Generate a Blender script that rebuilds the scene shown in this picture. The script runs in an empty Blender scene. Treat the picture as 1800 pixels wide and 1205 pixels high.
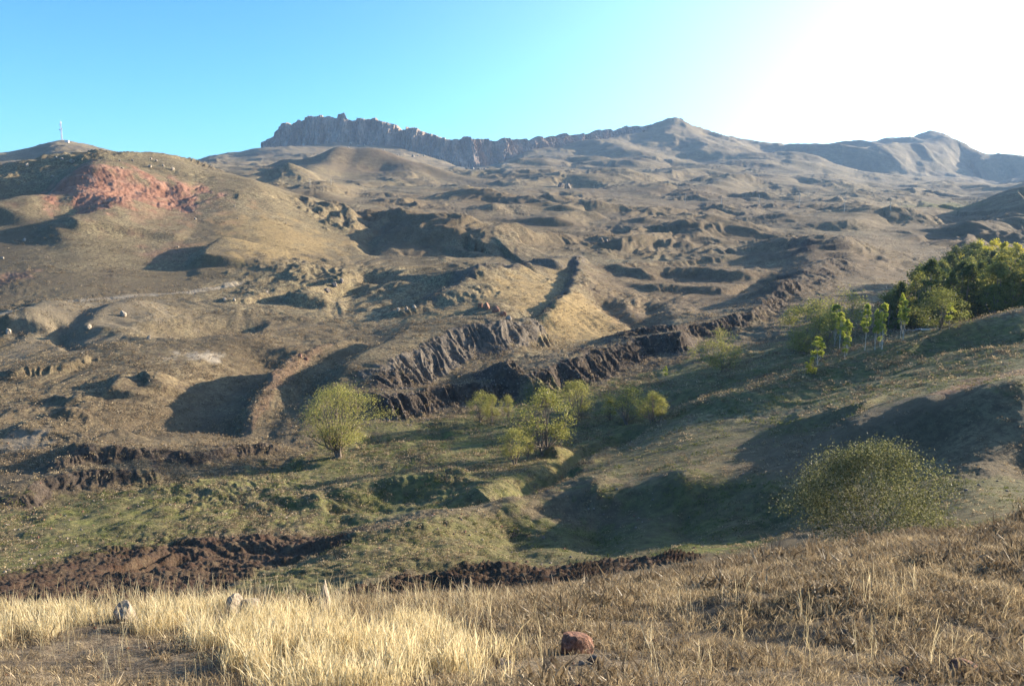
import bpy, math, random
import numpy as np
R = math.radians
random.seed(7); rng = np.random.default_rng(7)

# ------------------------------------------------------------------ camera, sky, sun, exposure
sc = bpy.context.scene
F, U0, V0, PITCH = 1498.0, 900.0, 602.5, R(8.4)
cam_d = bpy.data.cameras.new('camera'); cam = bpy.data.objects.new('camera', cam_d)
sc.collection.objects.link(cam); sc.camera = cam
cam.location = (0, 0, 0); cam.rotation_euler = (R(90) - PITCH, 0, 0)
cam_d.sensor_width = 36; cam_d.lens = 36 * F / 1800; cam_d.clip_start = 0.3; cam_d.clip_end = 40000

SUN_AZ, SUN_EL = R(61), R(13)          # azimuth clockwise from the view direction (+Y)
SKY_STRENGTH, SUN_STRENGTH, EXPOSURE = 0.073, 5.0, 1.86
sun_dir = (math.sin(SUN_AZ) * math.cos(SUN_EL), math.cos(SUN_AZ) * math.cos(SUN_EL), math.sin(SUN_EL))
sun_d = bpy.data.lights.new('sun', 'SUN'); sun_d.energy = SUN_STRENGTH; sun_d.angle = R(0.5); sun_d.color = (1.0, 0.84, 0.63)
sun = bpy.data.objects.new('sun', sun_d); sc.collection.objects.link(sun)
sun.rotation_euler = (R(90) - SUN_EL, 0, math.pi - SUN_AZ)
world = bpy.data.worlds.new('World'); sc.world = world; world.use_nodes = True
wn, wl = world.node_tree.nodes, world.node_tree.links
bg = wn['Background']; bg.inputs[1].default_value = SKY_STRENGTH
sky = wn.new('ShaderNodeTexSky'); sky.sky_type = 'NISHITA'; sky.sun_disc = False
sky.sun_elevation = SUN_EL; sky.sun_rotation = SUN_AZ; sky.altitude = 2000; sky.air_density = 1.0; sky.dust_density = 3.0; sky.ozone_density = 2.5
tint = wn.new('ShaderNodeMix'); tint.data_type = 'RGBA'; tint.blend_type = 'MULTIPLY'; tint.inputs[0].default_value = 1.0
tint.inputs[7].default_value = (0.43, 0.96, 1.24, 1)
# broad pale glow of the hazy air round the sun
tc = wn.new('ShaderNodeTexCoord'); dp = wn.new('ShaderNodeVectorMath'); dp.operation = 'DOT_PRODUCT'; dp.inputs[1].default_value = sun_dir
wl.new(tc.outputs['Generated'], dp.inputs[0])
mx = wn.new('ShaderNodeMath'); mx.operation = 'MAXIMUM'; mx.inputs[1].default_value = 0; wl.new(dp.outputs['Value'], mx.inputs[0])
pw = wn.new('ShaderNodeMath'); pw.operation = 'POWER'; pw.inputs[1].default_value = 4; wl.new(mx.outputs[0], pw.inputs[0])
sx = wn.new('ShaderNodeSeparateXYZ'); wl.new(tc.outputs['Generated'], sx.inputs[0])
el = wn.new('ShaderNodeMapRange'); el.inputs[1].default_value = 0; el.inputs[2].default_value = .3; el.inputs[3].default_value = 1.25; el.inputs[4].default_value = .55; wl.new(sx.outputs[2], el.inputs[0])
pm_ = wn.new('ShaderNodeMath'); pm_.operation = 'MULTIPLY'; wl.new(pw.outputs[0], pm_.inputs[0]); wl.new(el.outputs[0], pm_.inputs[1])
gw = wn.new('ShaderNodeMix'); gw.data_type = 'RGBA'; gw.inputs[6].default_value = (0, 0, 0, 1); gw.inputs[7].default_value = (11.0, 10.0, 8.6, 1); gw.clamp_factor = False; wl.new(pm_.outputs[0], gw.inputs[0])
ad = wn.new('ShaderNodeMix'); ad.data_type = 'RGBA'; ad.blend_type = 'ADD'; ad.inputs[0].default_value = 1
wl.new(sky.outputs[0], tint.inputs[6]); wl.new(tint.outputs[2], ad.inputs[6]); wl.new(gw.outputs[2], ad.inputs[7]); wl.new(ad.outputs[2], bg.inputs[0])
sc.view_settings.view_transform = 'Standard'; sc.view_settings.look = 'None'; sc.view_settings.gamma = 1
sc.view_settings.use_curve_mapping = False; sc.view_settings.exposure = EXPOSURE
sc.render.engine = 'CYCLES'
cy = sc.cycles; cy.use_denoising = True; cy.max_bounces = 6; cy.diffuse_bounces = 2; cy.glossy_bounces = 1
cy.transmission_bounces = 4; cy.transparent_max_bounces = 6; cy.volume_bounces = 0
try: cy.denoising_prefilter = 'ACCURATE'
except Exception: pass

# ------------------------------------------------------------------ camera geometry (to read places off the photograph)
cP, sP = math.cos(PITCH), math.sin(PITCH)
def px_dir(u, v):
    "pixel -> (azimuth, slope z/r) of the ray, r the horizontal distance"
    x = (u - U0) / F; t = (V0 - v) / F
    y = cP + sP * t; z = -sP + cP * t
    return math.atan2(x, y), z / math.hypot(x, y)
def v_of(th, s):
    "slope z/r at azimuth th -> pixel row"
    k = s / np.cos(th)                      # z / Y
    t = (sP + k * cP) / (cP - k * sP)
    return V0 - F * t

# ------------------------------------------------------------------ noise
def gnoise(x, y, seed=0):
    xi = np.floor(x); yi = np.floor(y); xf = x - xi; yf = y - yi
    xi = xi.astype(np.int64); yi = yi.astype(np.int64)
    u = xf * xf * xf * (xf * (xf * 6 - 15) + 10); w = yf * yf * yf * (yf * (yf * 6 - 15) + 10)
    def g(ix, iy, dx, dy):
        h = (ix * 374761393 + iy * 668265263 + seed * 974634777) & 0xffffffff
        h = ((h ^ (h >> 13)) * 1274126177) & 0xffffffff
        h = ((h ^ (h >> 16)) & 1023)
        return COS[h] * dx + SIN[h] * dy
    a = g(xi, yi, xf, yf); b = g(xi + 1, yi, xf - 1, yf); c = g(xi, yi + 1, xf, yf - 1); d = g(xi + 1, yi + 1, xf - 1, yf - 1)
    return (a + u * (b - a) + w * ((c + u * (d - c)) - (a + u * (b - a)))) * 1.5
COS = np.cos(np.arange(1024) * 2 * np.pi / 1024); SIN = np.sin(np.arange(1024) * 2 * np.pi / 1024)
def fbm(x, y, octs, seed=0):
    o = 0; a = 1.0; t = 0
    for k in range(octs):
        o = o + a * gnoise(x * 2 ** k + 17.3 * k, y * 2 ** k - 9.1 * k, seed + k); t += a; a *= 0.5
    return o / t
def sstep(a, b, x):
    t = np.clip((x - a) / (b - a), 0, 1); return t * t * (3 - 2 * t)

# ------------------------------------------------------------------ terrain base: known places (column u: rows v at forward distance Y)
COLS = {
 -400: [(1205,6.5),(1130,9),(1090,12),(1150,22),(1075,48),(1000,66),(900,95),(800,125),(700,160),(600,210),(500,280),(400,350),(330,420),(345,700),(285,1500),(300,2500),(300,5000)],
 0: [(1205,6.5),(1130,9),(1088,12),(1140,22),(1078,46),(1000,62),(960,72),(900,88),(850,100),(800,115),(750,130),(700,150),(650,172),(605,195),(565,220),(530,245),(500,268),(450,305),(400,342),(350,385),(297,445),(330,650),(310,1000),(272,1500),(300,2500),(300,5000)],
 108: [(1205,6.5),(1085,12),(1140,22),(1000,62),(850,101),(700,150),(605,195),(530,243),(450,308),(400,345),(350,390),(278,460),(325,650),(300,1000),(248,1500),(300,2500),(300,5000)],
 210: [(1080,12),(1140,23),(1000,62),(600,196),(450,318),(350,402),(275,480),(320,700),(300,1000),(264,1550),(300,2500),(300,5000)],
 300: [(1205,6.5),(1130,9),(1074,12.5),(1130,24),(1060,50),(1000,62),(950,76),(900,88),(850,102),(800,116),(750,132),(700,150),(650,172),(610,192),(560,225),(520,262),(480,300),(440,335),(400,375),(350,425),(285,490),(315,700),(296,1100),(285,1700),(300,3000),(300,5000)],
 450: [(1205,6.5),(1130,9),(1068,13),(1120,25),(1055,50),(990,66),(950,78),(900,90),(850,105),(800,122),(760,138),(700,158),(650,180),(600,205),(550,245),(500,290),(450,335),(400,385),(360,430),(326,470),(332,620),(308,1000),(290,1600),(262,2250),(300,3200),(300,5000)],
 600: [(1205,6.5),(1130,9.5),(1068,14),(1100,26),(1050,47),(1010,56),(965,66),(943,80),(900,92),(850,106),(805,122),(765,138),(720,152),(680,167),(640,187),(600,212),(560,245),(520,285),(480,330),(440,385),(405,440),(380,500),(355,640),(328,900),(310,1250),(290,1700),(272,2100),(248,2450),(290,3200),(300,5000)],
 750: [(1205,6.5),(1130,10),(1060,16),(1090,28),(1040,50),(985,60),(930,74),(890,90),(850,102),(800,118),(756,142),(715,160),(665,182),(620,200),(575,224),(545,250),(510,295),(470,350),(430,415),(400,490),(370,610),(340,860),(322,1150),(300,1600),(284,2050),(272,2350),(268,2450),(290,3200),(300,5000)],
 820: [(320,1200),(304,1650),(300,2000),(299,2330),(290,2700),(295,3200),(300,5000)],
 900: [(1205,6.5),(1130,10),(1051,19),(1070,32),(1032,50),(990,61),(950,76),(905,80),(872,84),(845,96),(800,118),(760,135),(715,158),(690,168),(650,184),(600,207),(560,230),(535,250),(500,305),(460,380),(430,445),(400,545),(370,690),(345,890),(320,1200),(302,1600),(288,2050),(278,2420),(272,2650),(290,3400),(300,5000)],
 1050: [(1205,6.5),(1130,10),(1037,20),(1050,33),(1012,50),(985,61),(950,77),(905,81),(864,85),(840,93),(810,105),(770,128),(740,143),(700,160),(670,177),(640,197),(600,225),(560,262),(520,310),(480,370),(440,450),(410,530),(380,660),(350,910),(325,1220),(300,1700),(280,2200),(262,2600),(240,2850),(290,3800),(300,5500)],
 1200: [(1205,6.5),(1130,10),(1014,21),(1025,33),(985,52),(962,60),(935,73),(890,77),(854,81),(835,87),(800,97),(750,115),(715,135),(690,150),(660,170),(630,192),(600,218),(560,260),(520,315),(480,380),(440,460),(410,550),(380,690),(350,960),(325,1350),(300,1900),(280,2350),(250,2750),(213,3050),(290,4200),(300,5500)],
 1350: [(1205,6.5),(1130,10),(991,22),(1005,34),(960,52),(945,60),(925,67),(880,71),(850,75),(825,83),(790,92),(740,108),(700,126),(670,143),(640,162),(600,200),(560,250),(520,305),(480,370),(440,455),(410,560),(380,720),(350,1000),(325,1450),(300,2050),(280,2600),(262,3100),(252,3400),(290,4500),(300,5500)],
 1500: [(1205,6.5),(1130,10),(961,24),(984,34),(930,46),(900,56),(880,61),(858,65),(835,72),(805,80),(765,84),(738,93),(700,108),(665,125),(630,143),(605,162),(580,195),(550,240),(510,300),(470,370),(430,470),(400,590),(380,760),(350,1080),(330,1500),(312,2200),(292,2700),(270,3200),(248,3500),(290,4500),(300,5500)],
 1630: [(1205,6.5),(1130,10),(939,24),(955,34),(895,52),(852,63),(828,70),(785,77),(722,83),(696,95),(650,117),(620,131),(592,150),(578,170),(580,205),(545,270),(500,340),(460,410),(430,490),(400,610),(382,790),(355,1120),(336,1600),(318,2400),(300,3000),(233,3900),(290,5000)],
 1720: [(945,23),(938,34),(870,50),(852,59),(828,64),(768,72),(708,79),(684,92),(650,108),(575,148),(575,190),(520,290),(440,450),(385,650),(375,900),(340,1500),(312,2600),(262,3900),(290,5000)],
 1800: [(1205,6.5),(1130,10),(913,25),(925,34),(872,50),(852,58),(825,65),(750,71),(695,77),(670,88),(640,104),(600,122),(558,143),(566,180),(545,250),(500,340),(450,440),(400,560),(345,720),(350,1000),(325,1600),(300,2800),(273,4100),(290,5000)],
 2250: [(1205,6.5),(1130,10),(850,26),(870,35),(840,50),(800,60),(740,75),(680,90),(620,105),(560,128),(535,150),(530,200),(480,300),(400,480),(330,750),(330,1500),(290,3000),(280,5000)],
}
cp = []
for u, rows in COLS.items():
    for v, Y in rows:
        th, s = px_dir(u, v); cp.append((th, math.log(Y / math.cos(th)), s))
cp = np.array(cp); KL = 0.55                       # weight of ln r against azimuth
ctr = np.stack([cp[:, 0] * 2.0, cp[:, 1] * KL], 1)
def tps_phi(d2): return 0.5 * d2 * np.log(d2 + 1e-12)
D2 = ((ctr[:, None] - ctr[None]) ** 2).sum(-1)
n = len(ctr); A = np.zeros((n + 3, n + 3)); A[:n, :n] = tps_phi(D2) + np.eye(n) * 2e-4
A[:n, n] = 1; A[:n, n + 1:] = ctr; A[n, :n] = 1; A[n + 1:, :n] = ctr.T
W = np.linalg.solve(A, np.r_[cp[:, 2], 0, 0, 0])
TH0, TH1, L0, L1 = R(-50), R(50), math.log(5.0), math.log(8000.0)
NT, NL = 260, 420
gt = np.linspace(TH0, TH1, NT); gl = np.linspace(L0, L1, NL)
GT, GL = np.meshgrid(gt, gl, indexing='ij')
pts = np.stack([np.clip(GT.ravel(), R(-40), R(41)) * 2.0, GL.ravel() * KL], 1)
S = W[n] + pts @ W[n + 1:]
for i in range(0, n, 40):
    d2 = ((pts[:, None] - ctr[None, i:i + 40]) ** 2).sum(-1); S += tps_phi(d2) @ W[i:min(i + 40, n)]
SG = S.reshape(NT, NL)
def base_s(th, l):
    x = (np.clip(th, TH0, TH1) - TH0) / (TH1 - TH0) * (NT - 1); y = (np.clip(l, L0, L1) - L0) / (L1 - L0) * (NL - 1)
    xi = np.clip(x.astype(int), 1, NT - 3); yi = np.clip(y.astype(int), 1, NL - 3); fx = np.clip(x - xi, 0, 1); fy = np.clip(y - yi, 0, 1)
    fx = np.clip(x - xi, -1, 2); fy = np.clip(y - yi, -1, 2)
    def cr(t): return (-.5*t+t*t-.5*t**3, 1-2.5*t*t+1.5*t**3, .5*t+2*t*t-1.5*t**3, -.5*t*t+.5*t**3)
    wx = cr(fx); wy = cr(fy); o = 0
    for a in range(4):
        for b in range(4): o = o + wx[a] * wy[b] * SG[xi + a - 1, yi + b - 1]
    return o
def base_z(X, Y):
    r = np.hypot(X, Y) + 1e-6; th = np.arctan2(X, Y)
    z = base_s(th, np.log(np.maximum(r, 5.2))) * np.maximum(r, 5.2)
    return np.where(r < 5.2, -1.7 + (z + 1.7) * (r / 5.2), z)

def cast0(u, v, rmin=5.5, rmax=7000):
    th, s = px_dir(u, v)
    r = np.exp(np.linspace(math.log(rmin), math.log(rmax), 1600))
    g = base_z(r * math.sin(th), r * math.cos(th)) - s * r
    ok = np.nonzero((g[1:] >= 0) & (g[:-1] < 0))[0]
    if not len(ok): return None
    i = ok[0] + 1; t = -g[i-1] / (g[i] - g[i-1]); return r[i-1] + t * (r[i] - r[i-1])
def cast(u, v, h=0.0, rmin=5.5):
    "where a crest h metres above the base ground stands, seen at pixel u, v"
    r = cast0(u, v, rmin)
    if r is None:
        for dv_ in (4, 8, 12, 20, 30, 45, 60):
            r = cast0(u, v + dv_, rmin)
            if r: break
    if r is None: print('no ground under', u, v); r = 500.0
    if h:
        for _ in range(4):
            q = cast0(u, v + h * F / r, rmin)
            r = math.sqrt(r * q) if q else r
    th, s = px_dir(u, v)
    return r * math.sin(th), r * math.cos(th)

# ------------------------------------------------------------------ relief features
FEATS = []
def place(p, h=0.0):
    if len(p) == 4: return cast(p[0], p[1], p[3])
    if len(p) == 3:
        th, s = px_dir(p[0], p[1]); return p[2] * math.tan(th), p[2]
    return cast(p[0], p[1], h, rmin=5.5)
def ridge(pts, h, wf, wb, front='N', gul=0.0, gl_=4.0, ends=0.12, rough=0.12):
    """a crest line as seen in the photograph; steep front wf metres wide, gentle back wb metres wide"""
    P = np.array([place(p, h if h > 0 else 0) for p in pts])
    FEATS.append(dict(P=P, h=h, wf=wf, wb=wb, front=front, gul=gul, gl=gl_, ends=ends, rough=rough, seed=len(FEATS) * 7 + 3))
def mound(u, v, h, rx, ry, Y=None, rot=0.0, sharp=1.0):
    c = place((u, v, Y) if Y else (u, v), h)
    FEATS.append(dict(c=c, h=h, rx=rx, ry=ry, rot=R(rot), sharp=sharp, seed=len(FEATS) * 7 + 3))

def add_feature(f, X, Y, Z):
    if 'c' in f:
        dx = X - f['c'][0]; dy = Y - f['c'][1]; m = 3.0 * max(f['rx'], f['ry'])
        idx = np.nonzero((np.abs(dx) < m) & (np.abs(dy) < m))
        if not len(idx[0]): return
        dx = dx[idx]; dy = dy[idx]; c, s = math.cos(f['rot']), math.sin(f['rot'])
        w = max(f['rx'], f['ry'])
        nx = gnoise(X[idx] / w * 1.3, Y[idx] / w * 1.3, f['seed']) * 0.35
        a = (dx * c + dy * s) / f['rx']; b = (-dx * s + dy * c) / f['ry']
        d = np.sqrt(a * a + b * b) * (1 + nx)
        Z[idx] += f['h'] * np.exp(-d ** (1.4 if f['sharp'] < 1 else 2.0) * 1.2)
        return
    P = f['P']; wf, wb = f['wf'], f['wb']; m = 2.8 * max(wf, wb) + 1
    idx = np.nonzero((X > P[:, 0].min() - m) & (X < P[:, 0].max() + m) & (Y > P[:, 1].min() - m) & (Y < P[:, 1].max() + m))
    if not len(idx[0]): return
    x = X[idx]; y = Y[idx]
    wig = f['rough'] * max(wf, 2)
    x = x + gnoise(x / (wf * 3), y / (wf * 3), f['seed']) * wig * 2; y = y + gnoise(x / (wf * 3) + 50, y / (wf * 3), f['seed'] + 1) * wig * 2
    best = np.full(x.shape, 1e18); sd = np.zeros_like(x); al = np.zeros_like(x); L = 0
    for i in range(len(P) - 1):
        ax, ay = P[i]; bx, by = P[i + 1]; ex, ey = bx - ax, by - ay; ll = math.hypot(ex, ey) + 1e-9
        t = np.clip(((x - ax) * ex + (y - ay) * ey) / (ll * ll), 0, 1)
        qx = x - (ax + t * ex); qy = y - (ay + t * ey); d = qx * qx + qy * qy; k = d < best
        nx_, ny_ = -ey / ll, ex / ll
        fr = {'N': (0.25, -1), 'L': (-1, -0.3), 'R': (1, -0.2), 'F': (0, 1)}[f['front']]
        if nx_ * fr[0] + ny_ * fr[1] < 0: nx_, ny_ = -nx_, -ny_
        side = qx * nx_ + qy * ny_
        best = np.where(k, d, best); sd = np.where(k, np.sign(side), sd); al = np.where(k, L + t * ll, al); L += ll
    d = np.sqrt(best) * np.where(sd == 0, 1, sd)
    if f['gul'] > 0:
        al2 = al + f['gl'] * 1.1 * gnoise(x / (f['gl'] * 2.2), y / (f['gl'] * 2.2), f['seed'] + 4)
        g = np.abs(gnoise(al2 / f['gl'], d / (f['gl'] * 3.0), f['seed'] + 2)) * 2.2 + 0.8 * np.abs(gnoise(al2 / f['gl'] * 2.7, d / (f['gl'] * 1.2), f['seed'] + 3))
        g2 = gnoise(al / (f['gl'] * 5), 0 * al, f['seed'] + 5)
        d = d + f['gul'] * (g - 0.9 + 1.3 * g2) * sstep(-0.35 * wf, 0.3 * wf, d) * (1 - sstep(1.2 * wf, 2.0 * wf, d))
    prof = np.where(d > 0, 1 - sstep(0, 1.0, d / wf), np.exp(-(np.abs(d) / wb) ** 1.5 * 1.6))
    e0, e1 = f['ends'] if isinstance(f['ends'], tuple) else (f['ends'], f['ends'])
    env = sstep(0, e0, al / L) * sstep(0, e1, 1 - al / L)
    env = env * (1 + (0.14 if f['gul'] > 0 else 0.3) * gnoise(al / (wf * 4 + 3), al * 0, f['seed'] + 9))
    Z[idx] += f['h'] * prof * env

# the long boat-shaped mound and the banks round it
ridge([(622,690),(660,670),(700,655),(760,630),(800,612),(850,597),(900,580),(948,560)], 4.6, 6.5, 18, 'N', gul=1.5, gl_=2.6, ends=(.22,.05), rough=.04)
ridge([(462,757),(560,692),(650,637),(740,592),(820,562),(865,545)], 5.6, 8, 26, 'L', rough=.05, ends=(.6,.15))
ridge([(415,742),(440,705),(488,655),(530,628),(590,607),(668,580)], 4.8, 4.5, 10, 'L', gul=.7, gl_=2.5, rough=.08, ends=(.4,.2))
ridge([(280,760),(360,700),(440,660),(520,615)], -3.12, 16, 9, 'L')
ridge([(1022,452),(1019,480),(1004,515),(975,545),(940,562)], 3.59, 5, 12, 'L', gul=.8, gl_=3, rough=.06)
ridge([(960,462),(1000,455),(1024,452)], 3.9, 9, 14, 'N')
ridge([(750,525),(800,505),(850,488),(905,478),(960,470)], 2.73, 7, 12, 'L', gul=.6, gl_=4)
mound(868,538,2.34,7,8); mound(800,560,1.56,22,12,rot=40)
# dark stream bank
ridge([(655,718),(720,706),(800,690),(870,676),(905,664)], 2.88, 5.0, 9, 'N', gul=1.9, gl_=2.0, ends=.03, rough=.06)
ridge([(890,672),(950,653),(1010,632),(1060,612),(1120,594),(1180,585),(1225,582)], 4.32, 7.5, 13, 'N', gul=2.4, gl_=2.4, ends=.05, rough=.06)
ridge([(1040,610),(1110,594),(1190,582),(1260,562),(1315,547),(1350,522),(1400,497)], 2.88, 6.0, 12, 'N', gul=2.0, gl_=2.6, rough=.06)
ridge([(1340,520),(1385,495),(1440,462),(1500,455)], 3.24, 16, 16, 'N', gul=2.0, gl_=5)
mound(1437,420,7.92,20,26,sharp=.8); mound(1400,450,2.88,22,20); mound(1480,445,2.16,30,20); mound(1560,470,-2.16,40,20)
ridge([(1370,440),(1400,425),(1440,418)], 2.16, 12, 20, 'N')
# hummocks further up
ridge([(600,376),(640,367),(690,369),(735,385),(780,408)], 5.5, 22, 40, 'N', gul=4, gl_=14)
ridge([(775,402),(815,391),(850,404),(900,398),(960,409)], 9.3, 34, 44, 'N', gul=3, gl_=12)
ridge([(690,447),(760,444),(800,440)], -3.1, 26, 26, 'N')
mound(868,360,6.82,16,22,sharp=.8); mound(850,338,8.68,42,36); mound(962,348,8.06,26,26,sharp=.8); mound(905,365,3.72,30,20)
ridge([(985,366),(1020,355),(1065,362)], 6.2, 30, 30, 'N'); ridge([(960,385),(1010,372),(1070,372)], 4.96, 22, 40, 'N')
mound(1135,383,4.96,15,24,sharp=.8); mound(1240,392,5.58,22,24,sharp=.8); ridge([(1160,402),(1180,396),(1215,404)], 3.72, 14, 24, 'L')
mound(1150,363,5.58,50,30); mound(1330,402,3.1,30,24); mound(1370,378,5.58,28,24,sharp=.8); ridge([(1060,428),(1140,420),(1230,422)], 2.48, 12, 26, 'N')
ridge([(1050,473),(1140,462),(1230,453),(1330,448)], 1.86, 8, 22, 'N', gul=1.5, gl_=6)
ridge([(1110,475),(1170,470),(1250,472),(1330,480)], 3.41, 14, 22, 'N', gul=2, gl_=7)
ridge([(1120,500),(1150,498),(1200,500),(1300,505)], 1.98, 10, 16, 'N', gul=2, gl_=5)
ridge([(1035,525),(1065,535),(1090,560),(1120,580)], -2.79, 9, 7, 'L'); mound(1145,545,2.48,12,14,sharp=.8); mound(1050,560,1.86,16,16)
ridge([(1140,530),(1150,560),(1145,590)], -2.48, 8, 5, 'L'); ridge([(1290,520),(1340,508),(1380,490)], -3.1, 12, 10, 'L')
ridge([(770,490),(830,475),(890,465)], 4.03, 20, 20, 'N', gul=2, gl_=8); ridge([(905,470),(925,462),(945,470)], 3.1, 12, 14, 'L')
ridge([(530,337,660),(590,352,600),(604,372,545),(640,392,490),(655,408,455),(648,432,408),(660,447,384),(700,452,376)], -3.6, 9, 10, 'L'); mound(493,470,3.1,12,12,sharp=.8); mound(470,540,1.24,20,10)
ridge([(520,520),(560,500),(600,490),(625,480)], 3.72, 7, 12, 'L', gul=1.5, gl_=4); ridge([(560,532),(620,510),(650,480)], -2.17, 6, 6, 'L')
mound(700,470,2.48,8,14,sharp=.8); mound(705,500,1.86,8,10,sharp=.8); ridge([(690,548),(740,535),(755,528)], 1.36, 4, 10, 'N', gul=1, gl_=3)
# big smooth cone and the terraces behind
mound(652,281,42,98,95,Y=1290,sharp=1.2)
ridge([(500,312),(560,300),(600,295)], 8.68, 40, 60, 'N'); ridge([(740,300,1700),(830,299,1750),(930,312,1500)], 6, 30, 80, 'N'); ridge([(720,285,2050),(780,290,2050),(850,296,2000),(910,302,1700)], 8, 45, 70, 'N')
ridge([(455,300),(490,302),(520,312)], 6.2, 40, 50, 'N'); ridge([(550,335),(600,320),(625,318)], 6.2, 30, 50, 'N')
# ridges before the far mountains
ridge([(1080,285),(1150,278),(1250,292),(1330,300)], 16.5, 120, 160, 'N'); ridge([(1050,318),(1130,306),(1230,300),(1330,306)], 11, 60, 110, 'N')
ridge([(1180,330),(1280,312),(1400,308),(1560,325)], 12.1, 70, 120, 'N'); ridge([(930,296,1800),(990,285,2050),(1060,292,1950)], 9, 60, 100, 'N')
mound(1395,275,24.75,120,120,Y=2500); mound(1330,300,13.75,120,100,Y=2200)
ridge([(1460,342),(1520,330),(1580,336)], 5.5, 60, 60, 'N'); ridge([(1580,338),(1620,330),(1680,338)], 6.6, 60, 60, 'N')
ridge([(1465,394),(1500,384),(1560,378),(1620,388)], 4.95, 30, 50, 'N'); ridge([(1560,382),(1620,366),(1700,362),(1800,338),(1950,320)], 8.25, 50, 70, 'N')
ridge([(1700,400),(1760,385),(1850,370)], 4.95, 26, 40, 'N'); ridge([(1490,368),(1540,352),(1600,358)], 4.95, 40, 60, 'N')
mound(1430,300,20,200,160,Y=2300)
ridge([(1195,215,3050),(1230,250,2700),(1240,275,2400)], 24.75, 160, 160, 'L')
ridge([(1030,250,2700),(1080,270,2500),(1110,290,2250)], 19.25, 120, 120, 'L')
ridge([(1480,305,2900),(1560,280,3050),(1630,264,3150),(1690,254,3300),(1760,278,3200),(1830,305,3000)], 75, 190, 260, 'N')
ridge([(1480,262,3500),(1540,244,3650),(1575,243,3750)], 33, 200, 200, 'N')
mound(1632,238,24.75,120,150,Y=3850,sharp=.8); mound(1197,212,5,30,40,Y=3040,sharp=.8); mound(108,246,12,60,80,Y=1500,sharp=.8)
# left hill: shoulders and hollows
mound(45,350,-9,28,36); mound(110,385,-3,16,20); ridge([(190,272),(150,292),(100,315),(40,345),(-40,370)], 5.04, 22, 40, 'L')
ridge([(240,345),(200,378),(130,395),(60,400)], 3.6, 18, 26, 'L')
ridge([(75,312),(150,310),(250,320),(350,330)], 2.6, 14, 26, 'N', gul=1, gl_=6)
ridge([(110,404),(180,402),(250,408),(330,415)], 2.16, 8, 20, 'N'); ridge([(400,415),(370,440),(355,455)], 4.32, 9, 24, 'L')
mound(220,545,2.4,9,14,sharp=.8); mound(100,545,2.4,12,20,sharp=.8); mound(30,580,1.8,12,18,sharp=.8); mound(55,580,1.44,8,8)
ridge([(265,530),(215,545),(170,565),(140,585)], 1.87, 6, 14, 'L'); ridge([(95,545),(60,560),(0,585)], 2.52, 7, 16, 'L')
ridge([(95,585),(110,600),(130,620)], -1.44, 2.5, 3, 'L')
ridge([(270,600),(350,580),(420,572),(470,575)], -2.52, 14, 10, 'F'); mound(400,590,1.8,16,8)
ridge([(380,525),(430,525),(470,510)], 1.15, 4, 8, 'N', gul=.7, gl_=3); ridge([(330,480),(420,478),(520,468)], 0.86, 6, 20, 'N')
ridge([(0,665),(40,655),(75,652),(130,640),(160,625)], 1.3, 2.6, 8, 'N', gul=1, gl_=2)
ridge([(245,665),(270,660),(290,672)], 1.87, 4, 6, 'L'); ridge([(190,690),(215,665),(225,655)], 1.44, 4, 8, 'L'); ridge([(90,700),(130,690),(145,700)], 1.15, 5, 7, 'L')
ridge([(30,760),(80,735),(150,720)], 1.15, 4, 8, 'L'); ridge([(110,735),(150,705),(160,700)], 1.08, 3, 6, 'L')
# near side of the stream, left
ridge([(0,868),(40,855),(70,838),(150,822),(230,818),(300,812)], 1.3, 2.6, 6, 'N', gul=.45, gl_=1.1, rough=.15)
ridge([(60,825),(140,808),(220,798),(330,792),(420,785),(510,782)], 1.1, 2.2, 5, 'N', gul=.4, gl_=1.1, rough=.15)
ridge([(0,900),(120,872),(250,850),(380,832),(560,815)], -1.65, 4, 8, 'N')
ridge([(130,800),(180,770),(250,740),(300,720)], 1.95, 5, 8, 'L'); ridge([(200,780),(320,745),(440,760)], -1.88, 8, 8, 'N')
ridge([(360,960),(480,938),(600,915),(700,890),(760,870)], 0.75, 4, 10, 'N'); ridge([(560,885),(640,850),(760,835),(850,815)], 1.65, 6, 8, 'N')
ridge([(560,905),(640,895),(740,905)], -1.35, 6, 6, 'N'); ridge([(620,782),(720,775),(800,768)], -1.05, 4, 5, 'N')
ridge([(960,782),(1010,775),(1060,765)], 1.35, 3, 4, 'N')
ridge([(1112,745),(1088,768),(1040,785),(1000,812),(950,838),(890,864),(830,885),(745,902)], -2.8, 4.6, 3.6, 'F', rough=.12)
ridge([(990,805),(1040,790),(1075,775)], 1.5, 3, 3.5, 'N')
ridge([(1180,705),(1130,730),(1095,745)], -1.95, 5, 5, 'F')
# right-hand slopes
ridge([(590,965,64),(700,938,70),(800,910,77),(900,878,83),(1000,866,85),(1120,856,84),(1250,852,80),(1380,850,75)], .9, 5, 14, 'N', ends=.2, rough=.05)
ridge([(1400,778),(1440,768),(1500,752),(1560,737),(1640,718),(1720,695),(1850,665),(2050,620)], 1.0, 6, 16, 'N', ends=.2)
ridge([(1240,705),(1320,680),(1400,655),(1480,628),(1560,600),(1650,578),(1750,562),(1900,545)], 2.04, 12, 16, 'N')
ridge([(1120,712),(1180,700),(1240,706)], -1.7, 8, 8, 'N'); ridge([(1250,668),(1350,650),(1450,622)], 0.82, 5, 10, 'N')
ridge([(1600,625),(1680,612),(1760,602),(1830,590)], -1.36, 3.5, 9, 'N')
ridge([(1380,745),(1450,728),(1530,712)], 0.82, 4, 10, 'N')
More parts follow.
